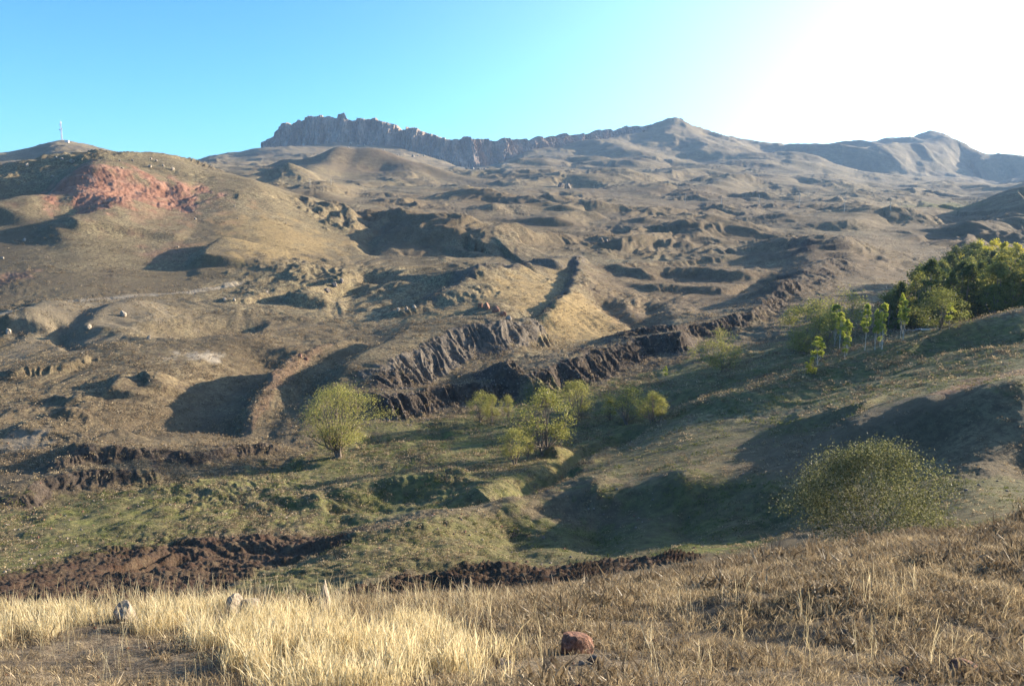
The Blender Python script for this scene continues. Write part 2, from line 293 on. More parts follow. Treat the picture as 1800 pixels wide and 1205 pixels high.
# foreground
mound(270,1128,0.08,.6,.35,sharp=.8); mound(1010,1150,0.04,.4,.3)
ridge([(760,1085),(900,1075),(1050,1060),(1200,1040)], 0.15, 2.0, 3, 'N')
ridge([(1250,1070),(1450,1020),(1650,990),(1800,970)], 0.24, 2.4, 3.5, 'L')
ridge([(1350,1110),(1550,1080),(1800,1050)], 0.15, 2.0, 3.0, 'N')

# ------------------------------------------------------------------ masks drawn on the ground (soils and plants)
def poly_mask(poly, X, Y, soft):
    "soft mask of an area outlined on the photographed ground; soft as a fraction of distance"
    P = []
    for p in poly:
        x, y = place(p); r = math.hypot(x, y); P.append((math.atan2(x, y) * 1.5, math.log(r)))
    P = np.array(P); r = np.hypot(X, Y); a = np.arctan2(X, Y) * 1.5; l = np.log(r)
    out = np.zeros(X.shape)
    m = 0.15
    idx = np.nonzero((a > P[:, 0].min() - m) & (a < P[:, 0].max() + m) & (l > P[:, 1].min() - m) & (l < P[:, 1].max() + m))
    if not len(idx[0]): return out
    a = a[idx]; l = l[idx]; rr = r[idx]
    nz = fbm(a * 40, l * 40, 4, 91) * soft * 1.6
    inside = np.zeros(a.shape, bool); best = np.full(a.shape, 1e9)
    for i in range(len(P)):
        ax, ay = P[i]; bx, by = P[(i + 1) % len(P)]; ex, ey = bx - ax, by - ay
        t = np.clip(((a - ax) * ex + (l - ay) * ey) / (ex * ex + ey * ey + 1e-12), 0, 1)
        best = np.minimum(best, np.hypot(a - ax - t * ex, l - ay - t * ey))
        c = ((ay > l) != (by > l)) & (a < ex * (l - ay) / (ey if abs(ey) > 1e-12 else 1e-12) + ax); inside ^= c
    d = np.where(inside, best, -best) + nz
    out[idx] = sstep(-soft * .5, soft * .5, d); return out

HILL_POLY = [(-300,620),(0,560),(200,525),(420,500),(560,470),(640,440),(600,400),(520,352),(430,318),(340,290),(200,272),(0,290),(-300,330)]
def zones(X, Y):
    r = np.hypot(X, Y)
    hill = poly_mask([(-390,560),(0,545),(250,515),(420,495),(560,462),(635,435),(598,402),(520,362),(430,335),(340,305),(200,290),(0,312),(-390,345)], X, Y, 0.06)
    top = poly_mask([(470,740),(640,670),(800,607),(930,562),(860,548),(740,592),(600,665)], X, Y, .03)
    return hill, top

SKY = np.array([(0,268),(50,262),(85,250),(108,245),(130,248),(160,255),(195,264),(230,272),(300,283),(335,284),(370,272),(430,265),(455,258),
  (1195,214),(1215,218),(1240,228),(1270,237),(1300,243),(1360,252),(1450,252),(1515,246),(1540,249),(1555,242),(1575,240),(1592,243),(1612,234),(1630,230),(1655,232),(1690,250),(1720,267),(1745,271),(1800,274),(1900,285)], float)
CORR = None
def terrain(X, Y, cell, fine=True):
    Z = base_z(X, Y); r = np.hypot(X, Y)
    for f in FEATS: add_feature(f, X, Y, Z)
    if CORR is not None:
        th = np.arctan2(X, Y); c = np.interp(th, CORR[0], CORR[1], left=0, right=0); rs = np.interp(th, CORR[0], CORR[2], left=3000, right=3000)
        Z += r * c * sstep(.55, .92, r / rs)
    hill, top = zones(X, Y)
    # hummocky landslide ground, wavelengths 160 .. 2 m
    hum = sstep(110, 330, r) * (1 - .45 * sstep(1500, 2600, r)) * (1 - .85 * hill) * (1 - .7 * top)
    cone = np.exp(-((X + 218) ** 2 + (Y - 1290) ** 2) / 150 ** 2); hum = hum * (1 - .95 * cone)
    form = poly_mask([(400,760),(430,700),(600,600),(850,520),(960,450),(1040,440),(1040,480),(1000,560),(1400,480),(1420,520),(1240,630),(1000,695),(650,765)], X, Y, .06); hum = hum * (1 - .75 * form)
    right = sstep(0.02, .25, np.arctan2(X, Y) - .12 * np.log(r / 100)) * (1 - sstep(160, 260, r))
    rx = X * .83 + Y * .55; ry = -X * .55 + Y * .83
    xs = (X * .86 - Y * .5); ys = (X * .5 + Y * .86) * .55
    wx = xs + 22 * gnoise(X / 80, Y / 80, 5) + 5 * gnoise(X / 21, Y / 21, 7); wy = ys + 22 * gnoise(X / 80, Y / 80, 6) + 5 * gnoise(X / 21, Y / 21, 8)
    mid = .62 + .45 * sstep(300, 650, r)
    def oct_(lam, amp, seed, kind, ax=1.0):
        k = sstep(1.6, 3.2, lam / cell) if fine else 1.0
        n_ = gnoise(wx / lam / ax, wy / lam, seed)
        if kind == 'b': n_ = np.abs(n_) * 1.6 - .4
        if kind == 'r': n_ = .45 - np.abs(n_) * 1.6
        return n_ * amp * k
    far = sstep(500, 1500, r)
    Z += hum * far * (oct_(420, 9, 11, 'n', 1.4) + oct_(190, 10.0, 12, 'b', 1.3) + oct_(90, 4.5, 37, 'r', 1.5) + oct_(40, 2.0, 38, 'r', 1.4))
    patch = .35 + 1.1 * sstep(-.25, .35, gnoise(X / 90, Y / 140, 43))
    Z += hum * patch * mid * (oct_(95, 3.4, 13, 'b', 1.3) * (0.6 + .6 * far) + oct_(47, 2.4, 14, 'b') + oct_(23, 1.5, 15, 'r') + oct_(11, .8, 16, 'b')) + hum * patch * (oct_(11, .45, 36, 'r') + oct_(7, .55, 35, 'r') + oct_(4, .3, 39, 'r'))
    Z += (1 - hum) * (oct_(60, .5, 17, 'n') + oct_(26, .35, 18, 'n')) * sstep(30, 100, r)
    Z += sstep(2000, 3000, r) * (oct_(260, 16, 19, 'r') + oct_(120, 7, 20, 'r') + oct_(55, 3, 33, 'r') + oct_(25, 1.2, 34, 'r'))
    if fine:
        small = .45 + .55 * sstep(-.2, .3, gnoise(X / 35, Y / 35, 41)) 
        calm = 1 - .55 * np.clip(hill + right, 0, 1)
        g = sstep(26, 60, r)
        Z += 1.4 * g * small * calm * (oct_(5.2, .30, 21, 'b', 1.5) + oct_(2.5, .17, 22, 'b', 1.3) + oct_(1.2, .10, 23, 'b') + oct_(.62, .07, 24, 'n') + oct_(.33, .045, 25, 'n'))
        g2 = 1 - g
        Z += g2 * (oct_(3.1, .12, 26, 'n') + oct_(1.1, .07, 27, 'n') + oct_(.42, .035, 28, 'n') + oct_(.17, .016, 29, 'n') + oct_(.08, .007, 30, 'n'))
    return Z

# ------------------------------------------------------------------ mesh rings: finer where the ground is seen flat-on
NC_, NR_ = 1180, 900
th_main = np.linspace(R(-35.5), R(36.5), NC_)
# coarse survey of the whole relief
ct = np.linspace(R(-36), R(37), 200); cl = np.linspace(math.log(1.2), math.log(7500), 1500)
CT, CL = np.meshgrid(ct, cl, indexing='ij'); CR = np.exp(CL); CX = CR * np.sin(CT); CY = CR * np.cos(CT)
CZ = terrain(CX, CY, CR * .004 , fine=False)
# settle the crests on the photographed skyline
skr = np.where(CR > 1100, CZ / CR, -9); ks = skr.argmax(1); s_now = skr.max(1); r_now = CR[np.arange(len(ct)), ks]
tu = U0 + F * np.tan(ct) * (cP + sP * .22); tv = np.interp(tu, SKY[:, 0], SKY[:, 1]); s_t = np.array([px_dir(a, b)[1] for a, b in zip(tu, tv)])
cc = s_t - s_now; cc[(tu > 455) & (tu < 1195)] = np.minimum(0, cc[(tu > 455) & (tu < 1195)]) * 0; k5 = np.ones(5) / 5
r_now = np.where(r_now > 3000, np.minimum(r_now, 4100), r_now)
CORR = (ct, np.convolve(np.pad(cc, 2, 'edge'), np.array([.1, .2, .4, .2, .1]), 'valid'), np.convolve(np.pad(r_now, 2, 'edge'), k5, 'valid'))
CZ = terrain(CX, CY, CR * .004, fine=False)
CV = v_of(CT, CZ / CR)
runmin = np.minimum.accumulate(np.where(CR < 6, 2000, CV), axis=1)
vis = (CV <= runmin + 3)
dv = np.abs(np.diff(CV, axis=1, prepend=CV[:, :1])); dl = cl[1] - cl[0]
visf = vis.astype(float)
ker = np.exp(-np.linspace(-2, 2, 9) ** 2)
ker /= ker.sum()
def blur(a, ax):
    return np.apply_along_axis(lambda q: np.convolve(np.pad(q, 4, 'edge'), ker, 'valid'), ax, a)
dens = np.minimum(dv, 14) * (0.1 + 0.9 * visf) * (CR > 6) + dl * 28 * (1 + 1.2 * visf)
for _ in range(2): dens = blur(blur(dens, 0), 1)
cum = np.cumsum(dens, axis=1); cum -= cum[:, :1]; cum /= cum[:, -1:]
q = np.linspace(0, 1, NR_)
LR = np.stack([np.interp(q, cum[i], cl) for i in range(len(ct))])
LM = np.stack([np.interp(th_main, ct, LR[:, j]) for j in range(NR_)], 1)           # ln r at every ring of every main column
side = np.linspace(R(36.5), R(360 - 35.5), 90)[1:-1]
wgt = (side - R(36.5)) / R(288)
LS = LM[-1][None] * (1 - wgt[:, None]) + LM[0][None] * wgt[:, None]
TH = np.r_[th_main, side]; LL = np.vstack([LM, LS])
RR = np.exp(LL); GX = RR * np.sin(TH)[:, None]; GY = RR * np.cos(TH)[:, None]
dth = np.r_[np.full(NC_, th_main[1] - th_main[0]), np.full(len(side), side[1] - side[0])]
cell = np.maximum(RR * dth[:, None], np.minimum(np.gradient(RR, axis=1), RR * dth[:, None] * 2.5))
GZ = terrain(GX, GY, cell)
# tan for ray queries: a height lookup of the finished ground
def zq(X, Y):
    X = np.atleast_1d(np.asarray(X, float)); Y = np.atleast_1d(np.asarray(Y, float))
    r = np.hypot(X, Y); th = np.arctan2(X, Y); l = np.log(r)
    c = np.clip((th - th_main[0]) / (th_main[1] - th_main[0]), 0, NC_ - 1.001); i = c.astype(int); f = c - i
    out = np.empty(X.shape)
    for k in range(len(X)):
        a = np.interp(l[k], LM[i[k]], GZ[i[k]]); b = np.interp(l[k], LM[i[k] + 1], GZ[i[k] + 1]); out[k] = a * (1 - f[k]) + b * f[k]
    return out
def seen(u, v, rmin=5.5, h=0.0):
    "first point of the finished ground on the ray of a pixel"
    th, s = px_dir(u, v)
    c = (th - th_main[0]) / (th_main[1] - th_main[0]); i = int(np.clip(c, 0, NC_ - 2)); f = c - i
    l = LM[i] * (1 - f) + LM[i + 1] * f; z = GZ[i] * (1 - f) + GZ[i + 1] * f + h; r = np.exp(l)
    ok = np.nonzero((z >= s * r) & (r > rmin))[0]
    k = ok[0] if len(ok) else len(r) - 1
    x, y = r[k] * math.sin(th), r[k] * math.cos(th)
    return x, y, float(zq(x, y)[0]), r[k]

# ------------------------------------------------------------------ masks at every vertex
def M_(poly, soft=.02): return poly_mask(poly, GX, GY, soft)
m_green = M_([(-300,1000),(-300,900),(0,875),(300,838),(520,808),(700,752),(830,735),(1000,690),(1200,640),(1400,585),(1600,585),(1800,565),(2100,560),(2100,690),(1800,700),(1400,725),(1130,745),(1060,800),(980,862),(640,935),(400,945),(0,1015)], .05) * .75
m_green = np.maximum(m_green, M_([(330,1075),(420,1010),(600,960),(900,905),(1250,900),(1400,930),(1300,985,52),(1000,978,60),(700,1006),(540,1052,47)], .04) * .62)
m_green = np.maximum(m_green, M_([(1120,968,58),(1250,956,61),(1330,955,62),(1350,968,56),(1200,981,54)], .012) * 1.8)
m_green = np.maximum(m_green, M_([(1575,382),(1600,362),(1680,355),(1740,360),(1720,372),(1650,378)], .05) * 1.2)
m_green = np.maximum(m_green, M_([(690,775),(800,762),(860,765),(860,785),(740,795),(640,790)], .02) * 1.0)
m_green = np.maximum(m_green, M_([(1000,870),(1290,842),(1420,850),(1700,840),(2000,830),(2000,900),(1400,930)], .04) * .5)
def T_(pts, h): return [(u, v, None, h) for u, v in pts]
m_grey = M_([(622,700)] + T_([(640,676),(700,650),(800,604),(900,572),(952,552)], 4.4) + [(958,600),(900,652),(840,672),(650,715)], .008)
m_dark = m_grey * 0
m_green = np.maximum(m_green, M_([(900,905),(1000,850),(1060,790),(1130,745),(1400,722),(1640,690),(1500,745),(1300,780),(1280,840),(1000,860)], .06) * .42)
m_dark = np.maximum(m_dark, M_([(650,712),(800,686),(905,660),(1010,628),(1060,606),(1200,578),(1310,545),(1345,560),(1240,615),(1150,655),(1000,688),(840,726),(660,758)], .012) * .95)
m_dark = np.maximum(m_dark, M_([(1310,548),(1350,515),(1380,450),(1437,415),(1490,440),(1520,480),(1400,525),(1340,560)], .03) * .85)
m_dark = np.maximum(m_dark, M_([(740,530),(850,482),(960,462),(1024,448),(1028,480),(1005,525),(960,560),(935,556),(990,520),(1005,480),(960,480),(850,500),(765,535)], .012) * .35)
m_grey = np.maximum(m_grey, M_([(740,530),(850,482),(960,462),(1024,448),(1028,480),(1005,525),(960,560),(935,556),(990,520),(1005,480),(960,480),(850,500),(765,535)], .012) * .8)
m_dark = np.maximum(m_dark, M_([(-60,905),(-60,850),(70,825),(230,806),(520,776),(515,797),(300,826),(160,856),(50,892)], .025) * .85)
m_dark = np.maximum(m_dark, M_([(80,480),(240,468),(256,497),(150,505),(70,503)], .01) * .5)
m_dark = np.maximum(m_dark, M_([(0,520),(70,500),(250,500),(330,505),(200,525),(0,545)], .04) * .35)
m_brown = M_([(1040,475),(1250,455),(1400,470),(1390,500),(1340,535),(1200,560),(1100,585),(1020,520)], .05) * .8
m_brown = np.maximum(m_brown, M_([(1300,440),(1500,415),(1800,410),(1800,470),(1560,500),(1500,520),(1400,540),(1330,560)], .08) * .7)
m_brown = np.maximum(m_brown, .75 * np.exp(-(((GX + 209) / 95) ** 2 + ((GY - 1270) / 100) ** 2) ** 2))
m_brown = np.maximum(m_brown, M_([(600,1078),(900,1060),(1250,1025),(1450,990),(1850,945),(1850,1150),(1300,1175),(1000,1140),(850,1110),(650,1095)], .12) * .5)  # dark scrub below the near rim; slope shade is partly put into this brown
m_brown = np.maximum(m_brown, M_([(0,640),(250,620),(500,560),(650,600),(450,740),(200,790),(0,850)], .1) * .28)
m_brown = np.maximum(m_brown, M_([(640,340),(1000,330),(1500,345),(1800,385),(1800,420),(1300,430),(1000,445),(700,450),(600,390)], .12) * .45)
m_plough = M_([(-400,1080,44),(-300,1040),(0,1018),(150,972),(350,955),(640,938),(610,962),(460,1000),(380,1040,52),(340,1066,47)], .018)
m_plough2 = M_([(540,1056,46),(700,1042,47.5),(900,1034,49),(1100,1006,50),(1230,996,51),(1240,990,53),(1200,984,55),(1100,982,58),(850,992,60),(700,1016,54),(600,1040,49)], .012)
m_red = M_([(68,330),(90,314),(130,312),(250,322),(345,330),(360,346),(332,368),(262,366),(200,380),(150,384),(105,360),(75,346)], .05)
m_red = np.maximum(m_red, M_([(90,330),(250,345),(380,350),(360,385),(250,395),(130,380)], .12) * .3)
m_red = np.maximum(m_red, M_([(1630,705),(1700,672),(1850,650),(1850,668),(1740,686),(1660,712)], .012) * .55)
m_red = np.maximum(m_red, M_(T_([(425,738),(436,706),(488,655),(530,625),(668,577),(645,590),(560,632),(500,680),(455,722)], 3.6), .010) * .25)
m_red = np.maximum(m_red, M_([(0,480),(60,478),(30,495),(0,500)], .03) * .5)
m_red = np.maximum(m_red, M_([(250,440),(330,430),(350,445),(270,458)], .04) * .35)
m_gold = np.maximum(M_([(380,380),(480,380),(600,430),(560,455),(420,470),(400,420)], .08) * .6, M_([(950,570),(1010,530),(1040,540),(1100,590),(1180,575),(1050,612),(980,600)], .04) * .8)
m_gold = np.maximum(m_gold, M_([(820,545),(900,500),(990,485),(1000,510),(950,555)], .04) * .6)
m_gold = np.maximum(m_gold, M_([(700,560),(870,530),(860,545),(740,575)], .03) * .6)
m_gold = np.maximum(m_gold, M_([(860,830),(960,780),(1060,775),(1040,800),(940,840)], .06) * .25)
m_pale = np.maximum(M_([(310,622),(400,624),(380,632),(300,630)], .02), M_([(30,570),(150,530),(280,530),(300,560),(200,600),(80,620),(0,640)], .06) * .22)
m_pale = np.maximum(m_pale, M_([(800,290),(870,290),(900,312),(830,305)], .05) * .5)
m_pale = np.maximum(m_pale, M_([(0,770),(80,762),(75,785),(0,795)], .03) * .5)
m_pale = np.maximum(m_pale, M_([(-100,575),(0,556),(100,539),(170,527),(230,519),(330,510),(430,492),(430,497),(330,516),(230,526),(170,534),(100,547),(0,565),(-100,585)], .006) * .7)
gr_ = np.gradient(GZ, axis=1) / np.gradient(RR, axis=1); gt_ = np.gradient(GZ, axis=0) / (RR * dth[:, None]); steep = np.hypot(gr_, gt_)
for _ in range(3):
    steep[1:-1, 1:-1] = (steep[1:-1, 1:-1] * 2 + steep[2:, 1:-1] + steep[:-2, 1:-1] + steep[1:-1, 2:] + steep[1:-1, :-2]) / 6
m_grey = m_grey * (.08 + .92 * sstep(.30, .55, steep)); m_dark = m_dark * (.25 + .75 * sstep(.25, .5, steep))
# furrows and clods are relief
r_ = RR
fur = np.sin((GX * .35 + GY * .94) * 2 * np.pi / .85 + 2.5 * gnoise(GX / 6, GY / 6, 71))
GZ += m_plough2 * (.16 * fur) + (m_plough + m_plough2) * (.24 * np.abs(gnoise(GX / .5, GY / .5, 72)) + .18 * gnoise(GX / 1.3, GY / 1.3, 73))
for u in (242, 268, 284, 301):
    x0, y0 = cast(u, 990, 0, 30); d = np.abs(GX - x0 - .15 * (GY - y0) - .12 * np.sin(GY * 1.7)); GZ -= 1.0 * np.exp(-(d / .42) ** 2) * sstep(5.0, 3.0, np.abs(GY - y0)) * (r_ > 40)
redn = np.abs(gnoise(GX / 9, GY / 14, 81)) * 1.5 + np.abs(gnoise(GX / 3, GY / 6, 82)) * .8 + np.abs(gnoise(GX / 1.4, GY / 1.6, 83)) * .8
GZ += m_red * .7 * (redn - .9) * np.where(r_ > 300, 1, .12)
GZ += np.maximum(m_dark, m_grey * .8) * (np.abs(gnoise(GX / 1.6, GY / 1.6, 84)) * .5 + np.abs(gnoise(GX / .7, GY / .7, 85)) * .22) * sstep(60, 120, r_)

# ------------------------------------------------------------------ materials
def newmat(name):
    m = bpy.data.materials.new(name); m.use_nodes = True; return m, m.node_tree.nodes, m.node_tree.links
def nz(nd, lk, vec, scale, detail=4, rough=.55, dist=0.0, stretch=None):
    t = nd.new('ShaderNodeTexNoise'); t.inputs['Scale'].default_value = scale; t.inputs['Detail'].default_value = detail
    t.inputs['Roughness'].default_value = rough; t.inputs['Distortion'].default_value = dist
    if stretch:
        mp = nd.new('ShaderNodeMapping'); mp.inputs['Scale'].default_value = stretch; mp.inputs['Rotation'].default_value = (0, 0, R(35)); lk.new(vec, mp.inputs[0]); vec = mp.outputs[0]
    lk.new(vec, t.inputs['Vector']); return t.outputs['Fac']
def ramp(nd, lk, fac, stops):
    r = nd.new('ShaderNodeValToRGB'); e = r.color_ramp.elements
    while len(e) < len(stops): e.new(.5)
    for k, (p, c) in enumerate(stops): e[k].position = p; e[k].color = (c[0], c[1], c[2], 1) if isinstance(c, tuple) else (c, c, c, 1)
    lk.new(fac, r.inputs[0]); return r.outputs[0]
def mixc(nd, lk, fac, a, b, mode='MIX'):
    m = nd.new('ShaderNodeMix'); m.data_type = 'RGBA'; m.blend_type = mode
    for i, x in ((0, fac), (6, a), (7, b)):
        if isinstance(x, (int, float)): m.inputs[i].default_value = x
        elif isinstance(x, tuple): m.inputs[i].default_value = (*x, 1)
        else: lk.new(x, m.inputs[i])
    return m.outputs[2]
def math_(nd, lk, op, a, b, clamp=False):
    m = nd.new('ShaderNodeMath'); m.operation = op; m.use_clamp = clamp
    for i, x in enumerate((a, b)):
        if isinstance(x, (int, float)): m.inputs[i].default_value = x
        else: lk.new(x, m.inputs[i])
    return m.outputs[0]

def ground_material():
    m, nd, lk = newmat('hill_ground'); b = nd['Principled BSDF']; b.inputs['Roughness'].default_value = .95
    b.inputs['Specular IOR Level'].default_value = .12
    P = nd.new('ShaderNodeNewGeometry').outputs['Position']
    a1 = nd.new('ShaderNodeVertexColor'); a1.layer_name = 'soil'; s1 = nd.new('ShaderNodeSeparateColor'); lk.new(a1.outputs[0], s1.inputs[0])
    a2 = nd.new('ShaderNodeVertexColor'); a2.layer_name = 'cover'; s2 = nd.new('ShaderNodeSeparateColor'); lk.new(a2.outputs[0], s2.inputs[0])
    green, dark, red = s1.outputs; gold, plough, pale = s2.outputs
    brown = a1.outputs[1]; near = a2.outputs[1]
    n_big = nz(nd, lk, P, .013, 5, .6); n_mid = nz(nd, lk, P, .11, 6, .65, .4); n_sm = nz(nd, lk, P, .9, 6, .7); n_fine = nz(nd, lk, P, 6.0, 5, .7)
    # dry grass over bare soil
    grass = ramp(nd, lk, n_mid, [(.3, (.152, .115, .066)), (.5, (.272, .215, .122)), (.70, (.40, .325, .185))])
    grass = mixc(nd, lk, ramp(nd, lk, n_big, [(.4, 0.0), (.65, .5)]), grass, (.185, .158, .080))
    grass = mixc(nd, lk, ramp(nd, lk, n_sm, [(.40, .9), (.54, 0.0)]), grass, (.075, .055, .038))
    grass = mixc(nd, lk, ramp(nd, lk, n_fine, [(.48, .0), (.68, .6)]), grass, (.40, .32, .19))
    grass = mixc(nd, lk, ramp(nd, lk, nz(nd, lk, P, .33, 7, .75, .6, (1, .45, 1)), [(.36, .7), (.47, 0.0)]), grass, (.070, .054, .040))
    grass = mixc(nd, lk, ramp(nd, lk, nz(nd, lk, P, 1.5, 7, .85, .3, (1, .5, 1)), [(.42, .85), (.50, 0.0)]), grass, (.060, .046, .032))
    grass = mixc(nd, lk, ramp(nd, lk, nz(nd, lk, P, .007, 7, .68, .8), [(.42, .8), (.56, 0.0)]), grass, (.118, .092, .058))
    g_noise = nz(nd, lk, P, .35, 5, .65)
    gm = math_(nd, lk, 'MULTIPLY', green, ramp(nd, lk, g_noise, [(.33, .25), (.62, 1.0)]), True)
    gcol = ramp(nd, lk, n_sm, [(.35, (.050, .064, .020)), (.52, (.125, .138, .040)), (.70, (.235, .220, .075))])
    col = mixc(nd, lk, gm, grass, gcol)
    col = mixc(nd, lk, math_(nd, lk, 'MULTIPLY', gold, ramp(nd, lk, n_sm, [(.35, .3), (.6, 1.0)]), True), col, (.36, .25, .105))
    bcol = ramp(nd, lk, n_mid, [(.35, (.075, .048, .032)), (.65, (.165, .112, .068))])
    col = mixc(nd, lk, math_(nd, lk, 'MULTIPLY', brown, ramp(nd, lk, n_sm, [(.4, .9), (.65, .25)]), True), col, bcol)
    a3 = nd.new('ShaderNodeVertexColor'); a3.layer_name = 'extra'; s3 = nd.new('ShaderNodeSeparateColor'); lk.new(a3.outputs[0], s3.inputs[0])
    # earth
    st = nz(nd, lk, P, .8, 6, .7, .5)
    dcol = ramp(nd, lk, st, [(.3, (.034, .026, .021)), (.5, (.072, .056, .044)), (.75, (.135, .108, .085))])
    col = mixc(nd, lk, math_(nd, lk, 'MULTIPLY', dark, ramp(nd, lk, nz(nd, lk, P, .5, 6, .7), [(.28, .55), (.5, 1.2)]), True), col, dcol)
    grcol = ramp(nd, lk, nz(nd, lk, P, .9, 6, .7, .4), [(.3, (.060, .049, .040)), (.5, (.125, .106, .087)), (.75, (.21, .182, .15))])
    col = mixc(nd, lk, math_(nd, lk, 'MULTIPLY', s3.outputs[0], .95), col, grcol)
    pcol = ramp(nd, lk, n_fine, [(.3, (.030, .017, .012)), (.55, (.075, .043, .030)), (.8, (.15, .095, .062))])
    col = mixc(nd, lk, math_(nd, lk, 'MULTIPLY', plough, ramp(nd, lk, nz(nd, lk, P, .6, 5, .7), [(.36, .98), (.62, .55), (.75, .2)]), True), col, pcol)
    rcol = ramp(nd, lk, nz(nd, lk, P, .13, 6, .7, .6), [(.3, (.16, .080, .054)), (.5, (.29, .148, .098)), (.7, (.43, .26, .18))])
    col = mixc(nd, lk, red, col, rcol)
    col = mixc(nd, lk, math_(nd, lk, 'MULTIPLY', pale, .8), col, (.36, .31, .24))
    ncol = ramp(nd, lk, nz(nd, lk, P, 2.2, 7, .75), [(.3, (.060, .046, .034)), (.5, (.165, .128, .090)), (.68, (.32, .26, .18))])
    ncol = mixc(nd, lk, ramp(nd, lk, nz(nd, lk, P, 26, 3, .7), [(.5, 0.0), (.66, .7)]), ncol, (.32, .26, .19))
    ncol = mixc(nd, lk, math_(nd, lk, 'MULTIPLY', brown, .9), ncol, ramp(nd, lk, nz(nd, lk, P, 1.1, 6, .7), [(.4, (.035, .028, .022)), (.6, (.10, .078, .052))]))  # near soil darkened under brown scrub, with some of the slope's shade painted in
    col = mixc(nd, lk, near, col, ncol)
    lk.new(col, b.inputs['Base Color'])
    col = mixc(nd, lk, math_(nd, lk, 'MULTIPLY', s3.outputs[1], ramp(nd, lk, n_sm, [(.3, .6), (.5, 1.0)]), True), col, (.095, .175, .030))
    bp = nd.new('ShaderNodeBump'); bp.inputs['Strength'].default_value = 1.0; bp.inputs['Distance'].default_value = .45
    bp2 = nd.new('ShaderNodeBump'); bp2.inputs['Strength'].default_value = .6; bp2.inputs['Distance'].default_value = .05
    lk.new(nz(nd, lk, P, 1.6, 8, .72), bp.inputs['Height']); lk.new(nz(nd, lk, P, 14, 5, .75), bp2.inputs['Height']); lk.new(bp.outputs[0], bp2.inputs['Normal'])
    lk.new(bp2.outputs[0], b.inputs['Normal'])
    return m
M_GROUND = ground_material()

# ------------------------------------------------------------------ the ground sheets
def grid_faces(nc, nr, wrap):
    i = np.arange(nc if wrap else nc - 1)[:, None]; j = np.arange(nr - 1)[None]
    a = i * nr + j; b = ((i + 1) % nc) * nr + j
    return np.stack([a, a + 1, b + 1, b], -1).reshape(-1, 4)
def mesh_from(name, V, Fq, mat, attrs=None, smooth=True):
    me = bpy.data.meshes.new(name); k = Fq.shape[1]
    me.vertices.add(len(V)); me.vertices.foreach_set('co', np.ascontiguousarray(V, dtype=np.float32).ravel())
    me.loops.add(Fq.size); me.loops.foreach_set('vertex_index', Fq.astype(np.int32).ravel())
    me.polygons.add(len(Fq)); me.polygons.foreach_set('loop_start', np.arange(0, Fq.size, k, dtype=np.int32))
    me.polygons.foreach_set('use_smooth', np.full(len(Fq), smooth))
    for an, ac in (attrs or {}).items():
        at = me.color_attributes.new(an, 'FLOAT_COLOR', 'POINT'); at.data.foreach_set('color', np.ascontiguousarray(ac, dtype=np.float32).ravel())
    me.update(calc_edges=True); me.materials.append(mat); return me
def link(name, me, parent=None, **props):
    o = bpy.data.objects.new(name, me); sc.collection.objects.link(o); o.parent = parent
    for k, v in props.items(): o[k] = v
    return o
NCOL = len(TH)
V = np.stack([GX, GY, GZ], -1).reshape(-1, 3)
near_m = 1 - sstep(24, 32, RR)
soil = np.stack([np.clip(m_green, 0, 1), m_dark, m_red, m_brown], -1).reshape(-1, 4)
m_lush = np.maximum(M_([(1150,972,57),(1190,960,60.5),(1250,955,61.5),(1340,953,62),(1352,966,57),(1200,979,54.5)], .012), .8 * M_([(1575,382),(1600,362),(1680,355),(1740,360),(1720,372),(1650,378)], .05))
m_lush = np.maximum(m_lush, .5 * M_([(690,775),(800,762),(860,765),(860,785),(740,795),(640,790)], .02))
extra = np.stack([m_grey, m_lush, m_grey * 0, m_grey * 0 + 1], -1).reshape(-1, 4)
cover = np.stack([m_gold, np.clip(m_plough + m_plough2, 0, 1), m_pale, near_m], -1).reshape(-1, 4)
FQ = grid_faces(NCOL, NR_, True)[:, ::-1]
# which face belongs to which landform
fi = FQ[:, 0] // NR_; fj = FQ[:, 0] % NR_; fr = RR[fi, fj]; fth = TH[fi]
hillm = poly_mask([(-400,560),(0,545),(250,515),(420,495),(560,462),(635,435),(600,402),(520,352,475),(430,318,500),(340,290,510),(200,272,540),(0,300,520),(-400,330,520)], GX, GY, .002)[fi, fj] > .5
far_l = (fr > 1050) & (fth < px_dir(335, 300)[0]) & (fth > R(-60))
mtn = (fr > 1900) & ~far_l & (fth < R(60)) & (fth > R(-60))
lab = np.zeros(len(FQ), int); lab[mtn] = 3; lab[far_l] = 2; lab[hillm] = 1
def submesh(name, sel, label):
    f = FQ[sel]; uq, inv = np.unique(f, return_inverse=True); f = inv.reshape(f.shape)
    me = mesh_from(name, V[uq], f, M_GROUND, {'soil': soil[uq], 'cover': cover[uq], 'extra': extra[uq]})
    # attribute alpha carries two more masks
    return link(name, me, kind='structure', label=label)
ground = submesh('ground', lab == 0, 'hummocky dry valley ground with gullies, dark banks and green terraces')
submesh('hill', lab == 1, 'rounded grassy hill with a red earth outcrop on the left')
submesh('distant_hills', lab == 2, 'tan hill carrying the antenna mast')
submesh('mountain', lab == 3, 'hazy bare mountains on the skyline')

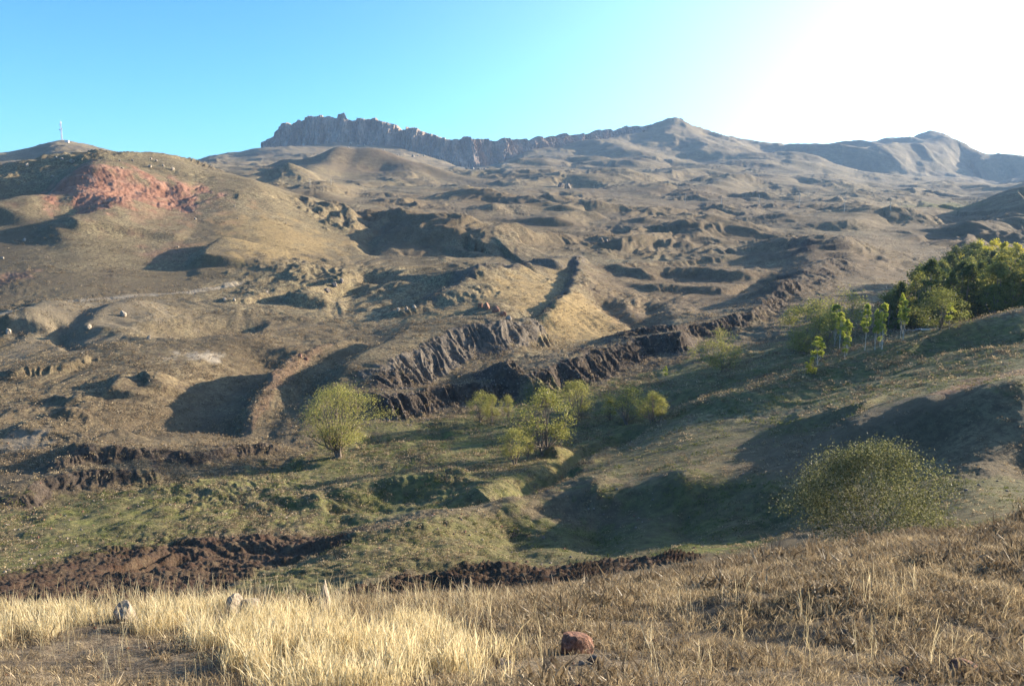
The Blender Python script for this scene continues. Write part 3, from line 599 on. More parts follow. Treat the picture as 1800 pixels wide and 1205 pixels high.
# ------------------------------------------------------------------ the crenellated cliff on the skyline
CL = np.array([(446,265,272,2490),(460,256,268,2480),(470,248,265,2475),(479,237,262,2470),(486,219,260,2462),(490,214,258,2460),(500,212,256,2455),(510,218,254,2450),(516,216,252,2448),(522,208,250,2445),(540,204,248,2440),(556,206,247,2440),(566,203,246,2440),(578,202,245,2437),(586,206,245,2435),(591,199,245,2430),(605,198,245,2430),(610,205,245,2435),(640,209,249,2430),(655,207,252,2425),(670,212,256,2420),(685,215,259,2417),(700,222,263,2410),(730,227,266,2400),(752,232,268,2390),(770,240,277,2380),(785,240,284,2378),(800,239,290,2376),(815,240,297,2376),(830,243,296,2386),(860,243,288,2430),(900,245,276,2480),(940,243,268,2560),(980,239,262,2640),(1010,236,254,2720),(1050,231,246,2800),(1080,226,240,2860),(1120,221,232,2930),(1160,215,224,3000),(1192,207,214,3060)], float)
def cliff():
    n, m = 1500, 44
    uu = np.linspace(CL[0, 0], CL[-1, 0], n)
    vt = np.interp(uu, CL[:, 0], CL[:, 1]); vb = np.interp(uu, CL[:, 0], CL[:, 2]); Y = np.interp(uu, CL[:, 0], CL[:, 3])
    D = [px_dir(u, v) for u, v in zip(uu, vt)]; th = np.array([d[0] for d in D]); st = np.array([d[1] for d in D]); sb = np.array([px_dir(u, v)[1] for u, v in zip(uu, vb)])
    r = Y / np.cos(th); X = r * np.sin(th); zt = st * r; zb = sb * r - 26
    al = np.r_[0, np.cumsum(np.hypot(np.diff(X), np.diff(Y)))]
    # jagged crest: blocks and notches
    hgt = np.maximum(zt - zb, 5)
    blk = np.floor(al / 11 + 1.5 * gnoise(al / 30, al * 0, 3)); bl2 = np.floor(al / 27 + 1.2 * gnoise(al / 60, al * 0, 13))
    zt = zt + (((blk * 7919) % 13) / 13 - .5) * np.minimum(hgt * .12, 7) + (((bl2 * 104729) % 11) / 11 - .6) * np.minimum(hgt * .2, 9) + gnoise(al / 5, al * 0, 4) * 1.4
    T = np.linspace(0, 1, m); A = al[:, None] + 0 * T; TT = T[None] + 0 * A; Hh = (zt - zb)[:, None]
    rid = lambda L, sd, st_: np.abs(gnoise(A / L, TT * st_, sd)) * 2
    off = -22 * (1 - rid(60, 5, .6)) - 11 * (1 - rid(24, 6, 1.0)) - 5 * (1 - rid(7, 7, 2.5)) - 1.4 * gnoise(A / 3, TT * 9, 8)
    strata = 3.2 * np.floor(TT * 6 + .9 * gnoise(A / 50, TT * 2, 9))
    back = TT ** 1.15 * Hh * .34 + strata * .8 + off * np.minimum(1, Hh / 35) - 14
    nx, ny = np.gradient(Y, al)[:, None] * -1, np.gradient(X, al)[:, None]
    VX = X[:, None] + nx * back * .9; VY = Y[:, None] + ny * back; VZ = zb[:, None] + TT * Hh + gnoise(A / 4, TT * 8, 10) * .8
    # the top runs back and down
    for k, (b_, d_) in enumerate(((5, 0.5), (14, 2), (34, 9), (80, 40))):
        VX = np.c_[VX, X + nx[:, 0] * (back[:, -1] + b_)]; VY = np.c_[VY, Y + ny[:, 0] * (back[:, m - 1] + b_)]; VZ = np.c_[VZ, zt - d_]
    return np.stack([VX, VY, VZ], -1).reshape(-1, 3), grid_faces(n, m + 4, False)
m_, nd, lk = newmat('cliff_rock'); b_ = nd['Principled BSDF']; b_.inputs['Roughness'].default_value = .92; b_.inputs['Specular IOR Level'].default_value = .15
P_ = nd.new('ShaderNodeNewGeometry').outputs['Position']
c_ = ramp(nd, lk, nz(nd, lk, P_, .05, 7, .7, .3, (1, 1, .35)), [(.3, (.15, .112, .088)), (.5, (.27, .205, .16)), (.7, (.42, .32, .24))])
c_ = mixc(nd, lk, ramp(nd, lk, nz(nd, lk, P_, .3, 5, .7, .2, (1, 1, .25)), [(.36, .75), (.5, 0.0)]), c_, (.10, .08, .066))
lk.new(c_, b_.inputs['Base Color']); bp_ = nd.new('ShaderNodeBump'); bp_.inputs['Distance'].default_value = 2.5; bp_.inputs['Strength'].default_value = .8
lk.new(nz(nd, lk, P_, .22, 8, .7, 0, (1, 1, .4)), bp_.inputs['Height']); lk.new(bp_.outputs[0], b_.inputs['Normal'])
cv, cf = cliff()
link('rocky_cliff', mesh_from('rocky_cliff', cv, cf, m_, smooth=False), kind='structure', label='long crenellated rock cliff along the mountain crest')

# ------------------------------------------------------------------ plant materials
def leaf_mat(name, cols, trans=.45, vary=.5, scale=1.2):
    m, nd, lk = newmat(name); nd.remove(nd['Principled BSDF']); out = nd['Material Output']
    g = nd.new('ShaderNodeNewGeometry'); oi = nd.new('ShaderNodeObjectInfo')
    n1 = nz(nd, lk, g.outputs['Position'], scale, 3, .6)
    f = math_(nd, lk, 'ADD', math_(nd, lk, 'MULTIPLY', g.outputs['Random Per Island'], vary), math_(nd, lk, 'MULTIPLY', n1, 1 - vary * .5))
    f = math_(nd, lk, 'ADD', f, math_(nd, lk, 'MULTIPLY', math_(nd, lk, 'SUBTRACT', oi.outputs['Random'], .5), .35))
    c = ramp(nd, lk, f, [(.25, cols[0]), (.6, cols[1]), (.95, cols[2])])
    d = nd.new('ShaderNodeBsdfDiffuse'); t = nd.new('ShaderNodeBsdfTranslucent'); gl_ = nd.new('ShaderNodeBsdfGlossy'); gl_.inputs['Roughness'].default_value = .45
    lk.new(c, d.inputs[0]); tc = mixc(nd, lk, .5, c, (1.0, .95, .35), 'MULTIPLY'); lk.new(c, t.inputs[0])
    a = nd.new('ShaderNodeMixShader'); a.inputs[0].default_value = trans; lk.new(d.outputs[0], a.inputs[1]); lk.new(t.outputs[0], a.inputs[2])
    b = nd.new('ShaderNodeMixShader'); b.inputs[0].default_value = .02; lk.new(a.outputs[0], b.inputs[1]); lk.new(gl_.outputs[0], b.inputs[2])
    lk.new(b.outputs[0], out.inputs[0]); return m
def bark_mat(name, c0, c1):
    m, nd, lk = newmat(name); b = nd['Principled BSDF']; b.inputs['Roughness'].default_value = .9
    P = nd.new('ShaderNodeNewGeometry').outputs['Position']
    lk.new(ramp(nd, lk, nz(nd, lk, P, 6, 5, .7, 0, (1, 1, .3)), [(.35, c0), (.65, c1)]), b.inputs['Base Color']); return m
L_WILLOW = leaf_mat('willow_leaf', [(.13, .14, .035), (.27, .265, .065), (.43, .39, .12)])
L_DARK = leaf_mat('dark_leaf', [(.040, .056, .018), (.092, .115, .032), (.18, .195, .052)], .35)
L_POPLAR = leaf_mat('poplar_leaf', [(.16, .20, .030), (.32, .36, .050), (.50, .50, .09)], .55)
L_YELLOW = leaf_mat('yellow_leaf', [(.26, .26, .03), (.46, .42, .045), (.66, .56, .07)], .5)
L_BUSH = leaf_mat('bush_leaf', [(.055, .062, .022), (.135, .138, .048), (.33, .32, .17)], .4, .75, 2.5)
L_OLIVE = leaf_mat('olive_leaf', [(.11, .12, .032), (.20, .205, .050), (.32, .30, .085)], .4)
BARK = bark_mat('grey_bark', (.085, .065, .05), (.25, .20, .15)); BARK_PALE = bark_mat('pale_bark', (.28, .25, .20), (.52, .47, .38))

def tube(path, rad, sides=5):
    path = np.asarray(path, float); n = len(path); V = []
    tn = np.gradient(path, axis=0); tn /= np.linalg.norm(tn, axis=1)[:, None] + 1e-9
    for i in range(n):
        a = np.cross(tn[i], (0.31, .95, .05)); a /= np.linalg.norm(a) + 1e-9; b = np.cross(tn[i], a)
        for k in range(sides):
            q = 2 * math.pi * k / sides; V.append(path[i] + rad[i] * (a * math.cos(q) + b * math.sin(q)))
    Fq = [(i * sides + k, i * sides + (k + 1) % sides, (i + 1) * sides + (k + 1) % sides, (i + 1) * sides + k) for i in range(n - 1) for k in range(sides)]
    return np.array(V), np.array(Fq)
def join(parts):
    V = []; Fq = []; o = 0
    for v, f in parts: V.append(v); Fq.append(f + o); o += len(v)
    return np.vstack(V), np.vstack(Fq)
def leaves(C, size, rg, aspect=2.2):
    n = len(C); a = rg.normal(size=(n, 3)); a /= np.linalg.norm(a, axis=1)[:, None]; b = np.cross(a, rg.normal(size=(n, 3))); b /= np.linalg.norm(b, axis=1)[:, None]
    s = size * rg.uniform(.6, 1.3, (n, 1)); A = a * s * .5 * math.sqrt(aspect); B = b * s * .5 / math.sqrt(aspect)
    V = np.stack([C - A, C + B, C + A, C - B], 1).reshape(-1, 3); return V, np.arange(4 * n).reshape(n, 4)
def gq(a, b, sd): return float(gnoise(np.array([a]), np.array([b]), sd)[0])
def tree_meshes(name, h, rc, prof, nleaf, lsize, leafm, barkm, seed, stems=1, low=.25, r0=.16, nl=9, clump=.16, spread=.5, per=34, lean=0.0):
    """trunk and limbs as tapering tubes, crown as leaves gathered on twig ends; prof(t) is the crown's radius at height fraction t"""
    rg = np.random.default_rng(seed); parts = []; tips = []
    ncl = max(12, nleaf // (per * 2))
    while len(tips) < ncl:
        t = rg.uniform(low, 1); q = rg.uniform(0, 2 * math.pi); R_ = prof((t - low) / (1 - low)) * rc * (1 + .34 * gq(q * 1.3, t * 3, seed))
        rr = R_ * math.sqrt(rg.uniform(.30, 1)) * (1 + .22 * math.sin(3 * q + seed) + .15 * math.sin(5 * q + 9 * t))
        if rg.uniform() < .12: rr *= 1.15
        tips.append((rr * math.cos(q) + lean * t * h, rr * math.sin(q), t * h))
    tips = np.array(tips)
    for sidx in range(stems):
        q = rg.uniform(0, 6.28); sp = spread if stems > 1 else .12
        top = np.array([math.cos(q) * rc * sp, math.sin(q) * rc * sp, h * (.72 if stems > 1 else .85)]); base = np.array([math.cos(q) * r0 * (stems > 1), math.sin(q) * r0 * (stems > 1), -.25])
        ts = np.linspace(0, 1, 8); path = base + (top - base) * ts[:, None] + np.c_[np.sin(ts * 5 + q) * .05 * rc, np.cos(ts * 4 + q) * .05 * rc, 0 * ts]
        rad = r0 / stems ** .5 * (1 - ts) ** .8 + r0 * .08; rad[0] *= 1.5; parts.append(tube(path, rad, 7))
        for k in range(nl):
            tip = tips[rg.integers(len(tips))]; i0 = int(np.clip(tip[2] / h * 5 * rg.uniform(.3, .85), 1, 6)); st = path[i0]
            mid = st * .5 + tip * .5 + np.array([0, 0, -.03 * h]) + rg.normal(size=3) * .03 * h
            p2 = np.array([st, st * .7 + mid * .3, mid, mid * .4 + tip * .6, tip]); rr = rad[i0] * .62
            parts.append(tube(p2, np.array([rr, rr * .8, rr * .55, rr * .35, rr * .12]), 5))
            near_t = tips[np.argsort(((tips - tip) ** 2).sum(1))[1:5]]
            for tt in near_t: parts.append(tube(np.array([p2[3], p2[3] * .5 + tt * .5 + rg.normal(size=3) * .02 * h, tt]), np.array([rr * .3, rr * .2, rr * .08]), 4))
    tv, tf = join(parts)
    C = tips[rg.integers(len(tips), size=nleaf)] + rg.normal(size=(nleaf, 3)) * np.array([clump, clump, clump * .8]) * rc
    C[:, 2] = np.maximum(C[:, 2], low * h * .75)
    lv, lf = leaves(C, lsize, rg)
    return mesh_from(name + '_trunk', tv, tf, barkm), mesh_from(name + '_crown', lv, lf, leafm, smooth=False), h
round_ = lambda t: math.sqrt(max(0, 1 - (2 * t ** .75 - 1) ** 2)) * .95 + .08
oval = lambda t: math.sin(math.pi * min(1, .10 + .9 * t) ** .8) ** .8
dome = lambda t: (1 - t ** 2.2) ** .5 * (.75 + .25 * t) + .06
colm = lambda t: math.sin(math.pi * (.08 + .92 * t) ** .75) ** .6 + .05
def put_tree(ms, loc, h, name, label, cat='tree', group=None, rz=None, wide=1.0):
    e = bpy.data.objects.new(name, None); sc.collection.objects.link(e); e.location = loc
    k = h / ms[2]; e.scale = (k * wide, k * wide, k); e.rotation_euler = (0, 0, random.uniform(0, 6.28) if rz is None else rz)
    e['label'] = label; e['category'] = cat
    if group: e['group'] = group
    a = link('trunk', ms[0], e); b = link('crown', ms[1], e); return e
def at_px(u, v, rmin=20, sink=.05):
    x, y, z, r = seen(u, v, rmin); return (x, y, z - sink), r
def tree_px(ms, u, vb, vt, name, label, **kw):
    loc, r = at_px(u, vb); return put_tree(ms, loc, (vb - vt) * r / F, name, label, **kw)

willow_big = tree_meshes('willow', 10, 5.2, round_, 17000, .13, L_WILLOW, BARK, 3, stems=3, low=.26, r0=.46, nl=12, clump=.13, spread=.5, per=60)
willow_mid = [tree_meshes('willow', 6, 2.6, oval, 4600, .125, L_WILLOW, BARK, 10 + k, stems=2 + k % 2, low=.30, r0=.17, nl=7, clump=.16, spread=.4, per=60) for k in range(3)]
olive_mid = [tree_meshes('olive_tree', 7, 3.6, round_, 5200, .17, L_OLIVE, BARK, 20 + k, stems=2, low=.14, r0=.15, nl=7, clump=.16, per=60) for k in range(2)]
sapling = [tree_meshes('sapling', 8, .78, colm, 3000, .17, L_POPLAR, BARK_PALE, 30 + k, low=.42, r0=.09, nl=6, clump=.22, per=40) for k in range(3)]
sapling_low = tree_meshes('sapling', 4, .6, colm, 1400, .14, L_POPLAR, BARK_PALE, 36, low=.3, r0=.05, nl=5, clump=.25, per=40)
grove = [tree_meshes('grove_tree', 14, rc, oval, 5200, .30, L_DARK, BARK, 40 + k, low=.10, r0=.2, nl=8, clump=.13, per=55) for k, rc in enumerate((3.6, 2.8, 4.2, 2.2))]
grove_y = [tree_meshes('grove_tree', 15, rc, oval, 5200, .30, L_YELLOW, BARK, 50 + k, low=.15, r0=.2, nl=8, clump=.13, per=55) for k, rc in enumerate((3.8, 3.0))]
grove_o = [tree_meshes('grove_tree', 12, rc, oval, 5200, .27, L_OLIVE, BARK, 55 + k, low=.10, r0=.2, nl=8, clump=.12, per=55) for k, rc in enumerate((3.6, 2.8))]
bush_big = tree_meshes('bush', 4, 3.4, dome, 42000, .064, L_BUSH, BARK_PALE, 60, stems=7, low=.05, r0=.09, nl=12, clump=.10, spread=.55, per=90)
yellow_bush = tree_meshes('bush', 2.6, .85, oval, 1500, .13, L_YELLOW, BARK, 61, stems=3, low=.08, r0=.05, nl=5, clump=.2, per=40)

tree_px(willow_big, 600, 803, 682, 'willow_tree', 'broad yellow-green willow standing alone on the grass below the grey scarp', rz=.4)
tree_px(bush_big, 1530, 950, 796, 'willow_bush', 'wide olive-green bush with pale stems behind the dry foreground slope', cat='bush', rz=1.0)
GRP = 'willows along the stream'
for (u, vb, vt, k, w, lb) in (
    (847, 745, 690, 0, 1.05, 'small willow left of its close twin, in front of the dark bank'),
    (866, 743, 694, 1, .8, 'thin willow leaning against its left-hand twin before the dark bank'),
    (893, 734, 693, 2, .62, 'smallest round willow before the dark bank, right of the twin willows'),
    (957, 798, 684, 1, 1.15, 'tallest stream willow with a dark leaning trunk in orange grass'),
    (904, 818, 752, 2, 1.1, 'sparse dull willow on the shaded left side of the tallest stream willow'),
    (929, 806, 764, 0, .8, 'low sparse willow with a thin trunk between two larger willows'),
    (1012, 738, 668, 2, 1.15, 'pale willow just behind the tallest stream willow, by a rusty shrub'),
    (1104, 744, 678, 0, 1.45, 'broad soft willow above the shadowed bend of the stream'),
    (1146, 742, 688, 1, 1.15, 'willow with dark forked trunk right of the broad soft willow'),
    (1161, 740, 698, 2, .8, 'narrow last willow at the right end of the stream row'),
    (1072, 738, 700, 1, .9, 'low faint willow at the left foot of the broad soft willow')):
    tree_px(willow_mid[k], u, vb, vt, 'willow_tree', lb, group=GRP, wide=w)
tree_px(olive_mid[0], 1268, 655, 584, 'willow_tree', 'lone dim willow in hillside shade beside the end of the dark bank', wide=.9)
tree_px(olive_mid[1], 1417, 622, 546, 'bushy_tree', 'round olive tree left of the slim poplars', wide=1.0)
tree_px(olive_mid[0], 1475, 590, 518, 'bushy_tree', 'wide yellowish tree half hidden behind the left poplars', wide=1.3)
tree_px(olive_mid[1], 1452, 606, 556, 'bushy_tree', 'low tree filling the gap behind the left poplars', wide=1.3)
tree_px(olive_mid[0], 1412, 616, 585, 'dark_bush', 'dark low bush at the foot of the round olive tree', cat='bush', wide=1.2)
tree_px(yellow_bush, 1427, 657, 630, 'yellow_bush', 'small bright yellow bush on the sunlit terrace', cat='bush')
GP = 'slim young poplars below the grove'
for (u, vb, vt, k, w, lb) in (
    (1437, 643, 594, 3, 1.2, 'short poplar directly behind the yellow bush'), (1467, 609, 540, 0, 1.1, 'tall leaning poplar at the left end of the row'),
    (1476, 613, 552, 1, 1.0, 'poplar touching the leftmost tall one on its right'), (1488, 626, 565, 2, .95, 'poplar with crown above a leafy stem, left group'),
    (1485, 632, 596, 3, .9, 'short leafy poplar nearest the sunlit terrace edge'), (1520, 617, 540, 1, .75, 'single poplar in the gap between the two groups'),
    (1538, 615, 549, 2, .75, 'thin poplar left of a close pair'), (1550, 615, 540, 0, .8, 'taller poplar of the middle pair'),
    (1547, 613, 574, 3, .8, 'short poplar sprouting under the taller one of the middle pair'), (1587, 598, 533, 0, .95, 'fullest poplar standing before the dark grove'),
    (1582, 597, 524, 2, .6, 'very narrow poplar rising behind the fullest one'), (1668, 580, 538, 3, 1.0, 'small dim poplar in front of the round grove tree'),
    (1170, 668, 643, 3, .9, 'tiny lone sapling on the shaded slope above the stream willows')):
    tree_px((sapling + [sapling_low])[k], u, vb, vt, 'poplar_sapling', lb, group=GP if u > 1200 else None, wide=w)
# the grove
SIL = np.array([(1545,560),(1560,520),(1590,490),(1625,455),(1665,432),(1700,424),(1722,412),(1760,408),(2000,400)], float)
G1, G2, G3 = 'trees of the dense grove', 'yellow-topped trees of the grove', 'olive trees of the grove'
rg = np.random.default_rng(5); taken = []; GT = []
for _ in range(5000):
    Y = rg.uniform(176, 345); u = rg.uniform(1556, 1960)
    th = px_dir(u, 500)[0]; x = Y * math.tan(th)
    if any((x - a) ** 2 + (Y - b) ** 2 < 3.5 ** 2 for a, b in taken): continue
    if Y > 180 + (u - 1548) * 1.25: continue
    z = float(zq(x, Y)[0]); r = math.hypot(x, Y); vs = np.interp(u, SIL[:, 0], SIL[:, 1]) + rg.uniform(0, 8)
    smax = px_dir(u, vs)[1] * r - z; h = min(rg.uniform(11, 17) if Y < 300 else rg.uniform(15, 19), smax)
    if h < 5: continue
    if len(taken) >= 125: break
    taken.append((x, Y))
    top = v_of(th, (z + h) / r)
    if u > 1712 and top < vs + 20 and Y > 290: ms, kd = grove_y[len(taken) % 2], 2
    elif rg.uniform() < .16: ms, kd = grove_o[len(taken) % 2], 1
    else: ms, kd = grove[int(rg.integers(4))], 0
    GT.append([u, Y, put_tree(ms, (x, Y, z - .1), h, 'grove_tree', ('dark green tree packed inside the dense grove beyond the field', 'olive-toned tree at the far right of the grove', 'yellow-topped tree at the far right of the grove')[kd], group=(G1, G3, G2)[kd], wide=rg.uniform(1.0, 1.35) if h > 8 else 1.5), kd])
WORD = 'first second third fourth fifth sixth seventh eighth ninth tenth eleventh twelfth thirteenth fourteenth fifteenth sixteenth seventeenth eighteenth nineteenth twentieth'.split()
kk = 0; done = set()
for u0 in range(1550, 1810, 16):                       # the near edge of the grove, from its left tip
    c = [t for t in GT if u0 <= t[0] < u0 + 16 and id(t) not in done]
    if not c: continue
    t = min(c, key=lambda q: q[1]); done.add(id(t)); t[2]['label'] = WORD[min(kk, 19)] + ' tree from the left along the near edge of the grove'; kk += 1
for kd, txt in ((2, 'yellow-topped tree from the left on the crest of the grove'), (1, 'lighter olive tree from the left inside the grove')):
    for n_, t in enumerate(sorted([t for t in GT if t[3] == kd and id(t) not in done and t[0] < 1830], key=lambda q: q[0])[:20]): t[2]['label'] = WORD[n_] + ' ' + txt; done.add(id(t))
loc, r = at_px(1652, 582); put_tree(olive_mid[1], loc, 62 * r / F, 'grove_tree', 'round olive tree standing forward at the near edge of the grove', wide=1.2)

# ------------------------------------------------------------------ dry grass and weeds (nobody could count them)
def blade_set(n, h, w, rad, seed, lean=.35, seg=3, head=0.0):
    rg = np.random.default_rng(seed); V = []; Fq = []; T = []
    for k in range(n):
        q = rg.uniform(0, 6.28); b = rg.normal(size=2) * rad; L = h * rg.uniform(.55, 1.1); d = rg.normal(size=2) * lean * L; o = len(V)
        for i in range(seg + 1):
            t = i / seg; ww = w * (1 - .75 * t) + (head * w * 4 if head and i == seg - 1 else 0) * .5
            c = np.array([b[0] + d[0] * t * t, b[1] + d[1] * t * t, L * (t - .12 * t * t)]); e = np.array([math.cos(q), math.sin(q), 0]) * ww * .5
            V += [c - e, c + e]
        for i in range(seg): Fq.append((o + 2 * i, o + 2 * i + 1, o + 2 * i + 3, o + 2 * i + 2))
    return np.array(V), np.array(Fq)
def straw_mat(name, cols, trans=.4):
    return leaf_mat(name, cols, trans, .6, 3.0)
S_GOLD = straw_mat('golden_straw', [(.30, .23, .12), (.52, .42, .23), (.78, .67, .43)], .5)
S_DRY = straw_mat('dry_straw', [(.10, .076, .046), (.27, .205, .12), (.52, .41, .25)])
S_BROWN = straw_mat('brown_weed', [(.06, .045, .030), (.16, .118, .072), (.32, .245, .15)], .3)
S_GREEN = straw_mat('green_weed', [(.04, .055, .015), (.10, .12, .03), (.20, .20, .06)], .35)
def scatter(name, protos, X, Y, scl, label, jit=.2, seed=1, sink=.02):
    """one object: points on the ground, each carrying a tuft through geometry nodes"""
    rg = np.random.default_rng(seed); Z = zq_fast(X, Y) - sink; n = len(X)
    me = bpy.data.meshes.new(name); me.vertices.add(n); me.vertices.foreach_set('co', np.stack([X, Y, Z], -1).astype(np.float32).ravel())
    for an, vals in (('scl', scl), ('rz', rg.uniform(0, 6.28, n)), ('rx', rg.normal(size=n) * jit)):
        at = me.attributes.new(an, 'FLOAT', 'POINT'); at.data.foreach_set('value', np.asarray(vals, np.float32))
    at = me.attributes.new('pick', 'INT', 'POINT'); at.data.foreach_set('value', rg.integers(len(protos), size=n).astype(np.int32))
    o = link(name, me, kind='stuff', label=label)
    ng = bpy.data.node_groups.new(name, 'GeometryNodeTree'); ng.interface.new_socket('Geometry', in_out='INPUT', socket_type='NodeSocketGeometry'); ng.interface.new_socket('Geometry', in_out='OUTPUT', socket_type='NodeSocketGeometry')
    N, K = ng.nodes, ng.links; gi = N.new('NodeGroupInput'); go = N.new('NodeGroupOutput'); ip = N.new('GeometryNodeInstanceOnPoints')
    gj = N.new('GeometryNodeJoinGeometry')
    for p in protos[::-1]:
        oi = N.new('GeometryNodeObjectInfo'); oi.inputs['Object'].default_value = p; oi.inputs['As Instance'].default_value = True; K.new(oi.outputs['Geometry'], gj.inputs[0])
    def attr(nm, tp):
        a = N.new('GeometryNodeInputNamedAttribute'); a.data_type = tp; a.inputs[0].default_value = nm; return a.outputs[0]
    cx = N.new('ShaderNodeCombineXYZ'); K.new(attr('rx', 'FLOAT'), cx.inputs[0]); K.new(attr('rz', 'FLOAT'), cx.inputs[2])
    K.new(gi.outputs[0], ip.inputs['Points']); K.new(gj.outputs[0], ip.inputs['Instance']); ip.inputs['Pick Instance'].default_value = True
    K.new(attr('pick', 'INT'), ip.inputs['Instance Index']); K.new(cx.outputs[0], ip.inputs['Rotation']); K.new(attr('scl', 'FLOAT'), ip.inputs['Scale'])
    K.new(ip.outputs[0], go.inputs[0]); md = o.modifiers.new('tufts', 'NODES'); md.node_group = ng; return o
def zq_fast(X, Y):
    r = np.hypot(X, Y); th = np.arctan2(X, Y); l = np.log(r)
    c = np.clip((th - th_main[0]) / (th_main[1] - th_main[0]), 0, NC_ - 1.001); i = c.astype(int); f = c - i
    def at(i):
        lo = np.zeros(len(X), int); hi = np.full(len(X), NR_ - 1)
        for _ in range(11):
            mid = (lo + hi) // 2; g = LM[i, mid] <= l; lo = np.where(g, mid, lo); hi = np.where(g, hi, mid)
        lo = np.clip(lo, 0, NR_ - 2); t = np.clip((l - LM[i, lo]) / (LM[i, lo + 1] - LM[i, lo]), 0, 1); return GZ[i, lo] * (1 - t) + GZ[i, lo + 1] * t
    return at(i) * (1 - f) + at(i + 1) * f
def proto(name, vf, mat): return bpy.data.objects.new(name, mesh_from(name, vf[0], vf[1], mat, smooth=False))
tall = [proto('tall_tuft', blade_set(16, .38, .0042, .06, 100 + k, .20, 3, .7), S_GOLD) for k in range(3)]
dry = [proto('dry_tuft', blade_set(18, .19, .0052, .06, 110 + k, .35, 3, .7), S_DRY) for k in range(3)]
brn = [proto('brown_tuft', blade_set(20, .17, .006, .08, 120 + k, .55, 2, 1.0), S_BROWN) for k in range(3)]
def fan_points(n, r0, r1, a0, a1, seed, keep):
    rg = np.random.default_rng(seed); r = np.sqrt(rg.uniform(r0 ** 2, r1 ** 2, n)); a = rg.uniform(a0, a1, n); X = r * np.sin(a); Y = r * np.cos(a)
    k = rg.uniform(size=n) < keep(X, Y, r, a); return X[k], Y[k]
def uv_of(X, Y):
    r = np.hypot(X, Y); th = np.arctan2(X, Y); s = zq_fast(X, Y) / r; v = v_of(th, s); t = (V0 - v) / F; return U0 + F * np.tan(th) * (cP + sP * t), v
ROCKS_ = [seen(*p)[:2] for p in ((571,1070),(222,1092),(408,1082),(437,1080),(655,1098))]
def rockgap(X, Y): return sstep(.3, .9, np.hypot(X - ROCKS_[0][0], (Y - ROCKS_[0][1] + .9) * .5)) * np.prod([sstep(.2, .6, np.hypot(X - a, (Y - b + .6) * .45)) for a, b in ROCKS_], axis=0)
def k_tall(X, Y, r, a):
    u, v = uv_of(X, Y); n_ = fbm(X * 1.1, Y * 1.1, 3, 200)
    top = np.interp(u, [0, 200, 400, 560, 700, 800, 870, 900], [1098, 1102, 1084, 1092, 1112, 1124, 1136, 1145]); bot = np.interp(u, [-300, 0, 130, 320, 430, 520, 900], [1135, 1135, 1118, 1115, 1205, 1260, 1260]) + 40 * fbm(X * .8, Y * .8, 3, 207)
    n_ = n_ - .6 * sstep(740, 930, u + 120 * fbm(X * 1.7, Y * 1.7, 3, 208)) * .9
    return np.where((v > top - 12) & (v < bot) & (u < 915), sstep(-.06, .22, n_ + .15 * gnoise(X * 3, Y * 3, 209)) * .85 + .04, 0) * rockgap(X, Y)
X, Y = fan_points(17000, 6, 14.5, R(-36), R(3), 210, k_tall)
scatter('tall_golden_grass', tall, X, Y, np.random.default_rng(3).uniform(.35, 1.15, len(X)), 'tall sunlit golden grass along the near rim', .12, 11)
stk = [proto('stalk', blade_set(5, .66, .003, .10, 150 + k, .16, 4, .5), S_GOLD) for k in range(3)]
X, Y = fan_points(2600, 6.5, 15, R(-36), R(37), 215, lambda X, Y, r, a: .05 + .4 * (a < R(-2)) * sstep(8, 12, r))
scatter('tall_dry_stalks', stk, X, Y, np.random.default_rng(31).uniform(.5, 1.1, len(X)), 'single tall dry stalks with seed heads along the rim', .15, 19)
def k_dry(X, Y, r, a):
    n_ = fbm(X * .7, Y * .7, 4, 201); u, v = uv_of(X, Y)
    rim = sstep(9, 18, r); return rockgap(X, Y) * np.clip(sstep(.25, .6, np.hypot(X - .65, (Y - 8.3) * .6)), 0, 1) * np.clip((sstep(-.08, .28, n_) * .6 + .14 + .25 * rim) * (1 - .45 * sstep(R(-9), R(6), a) * sstep(-.25, .2, fbm(X * .6 + 9, Y * .6, 3, 219))), 0, 1) * (1 - .8 * ((u > 150) & (u < 330) & (v > 1110) & (v < 1150)))
X, Y = fan_points(80000, 5.5, 27, R(-36), R(37), 211, k_dry)
scatter('dry_grass', dry, X, Y, np.random.default_rng(4).uniform(.5, 1.25, len(X)) * np.clip(np.hypot(X, Y) / 14, .6, 1.15), 'thin dry grass over the near slope', .25, 12)
X, Y = fan_points(26000, 5.5, 30, R(-36), R(37), 212, lambda X, Y, r, a: sstep(-.12, .2, fbm(X * .5 + 40, Y * .5, 4, 202)) * np.clip(.3 + 2.0 * (a + .1), .15, 1))
scatter('brown_weeds', brn, X, Y, np.random.default_rng(6).uniform(.5, 1.5, len(X)) * (1 + .7 * sstep(.0, .3, fbm(X * .8, Y * .8, 3, 204))) * np.clip(np.hypot(X, Y) / 14, .6, 1.2), 'low brown weeds over the near slope', .3, 13)
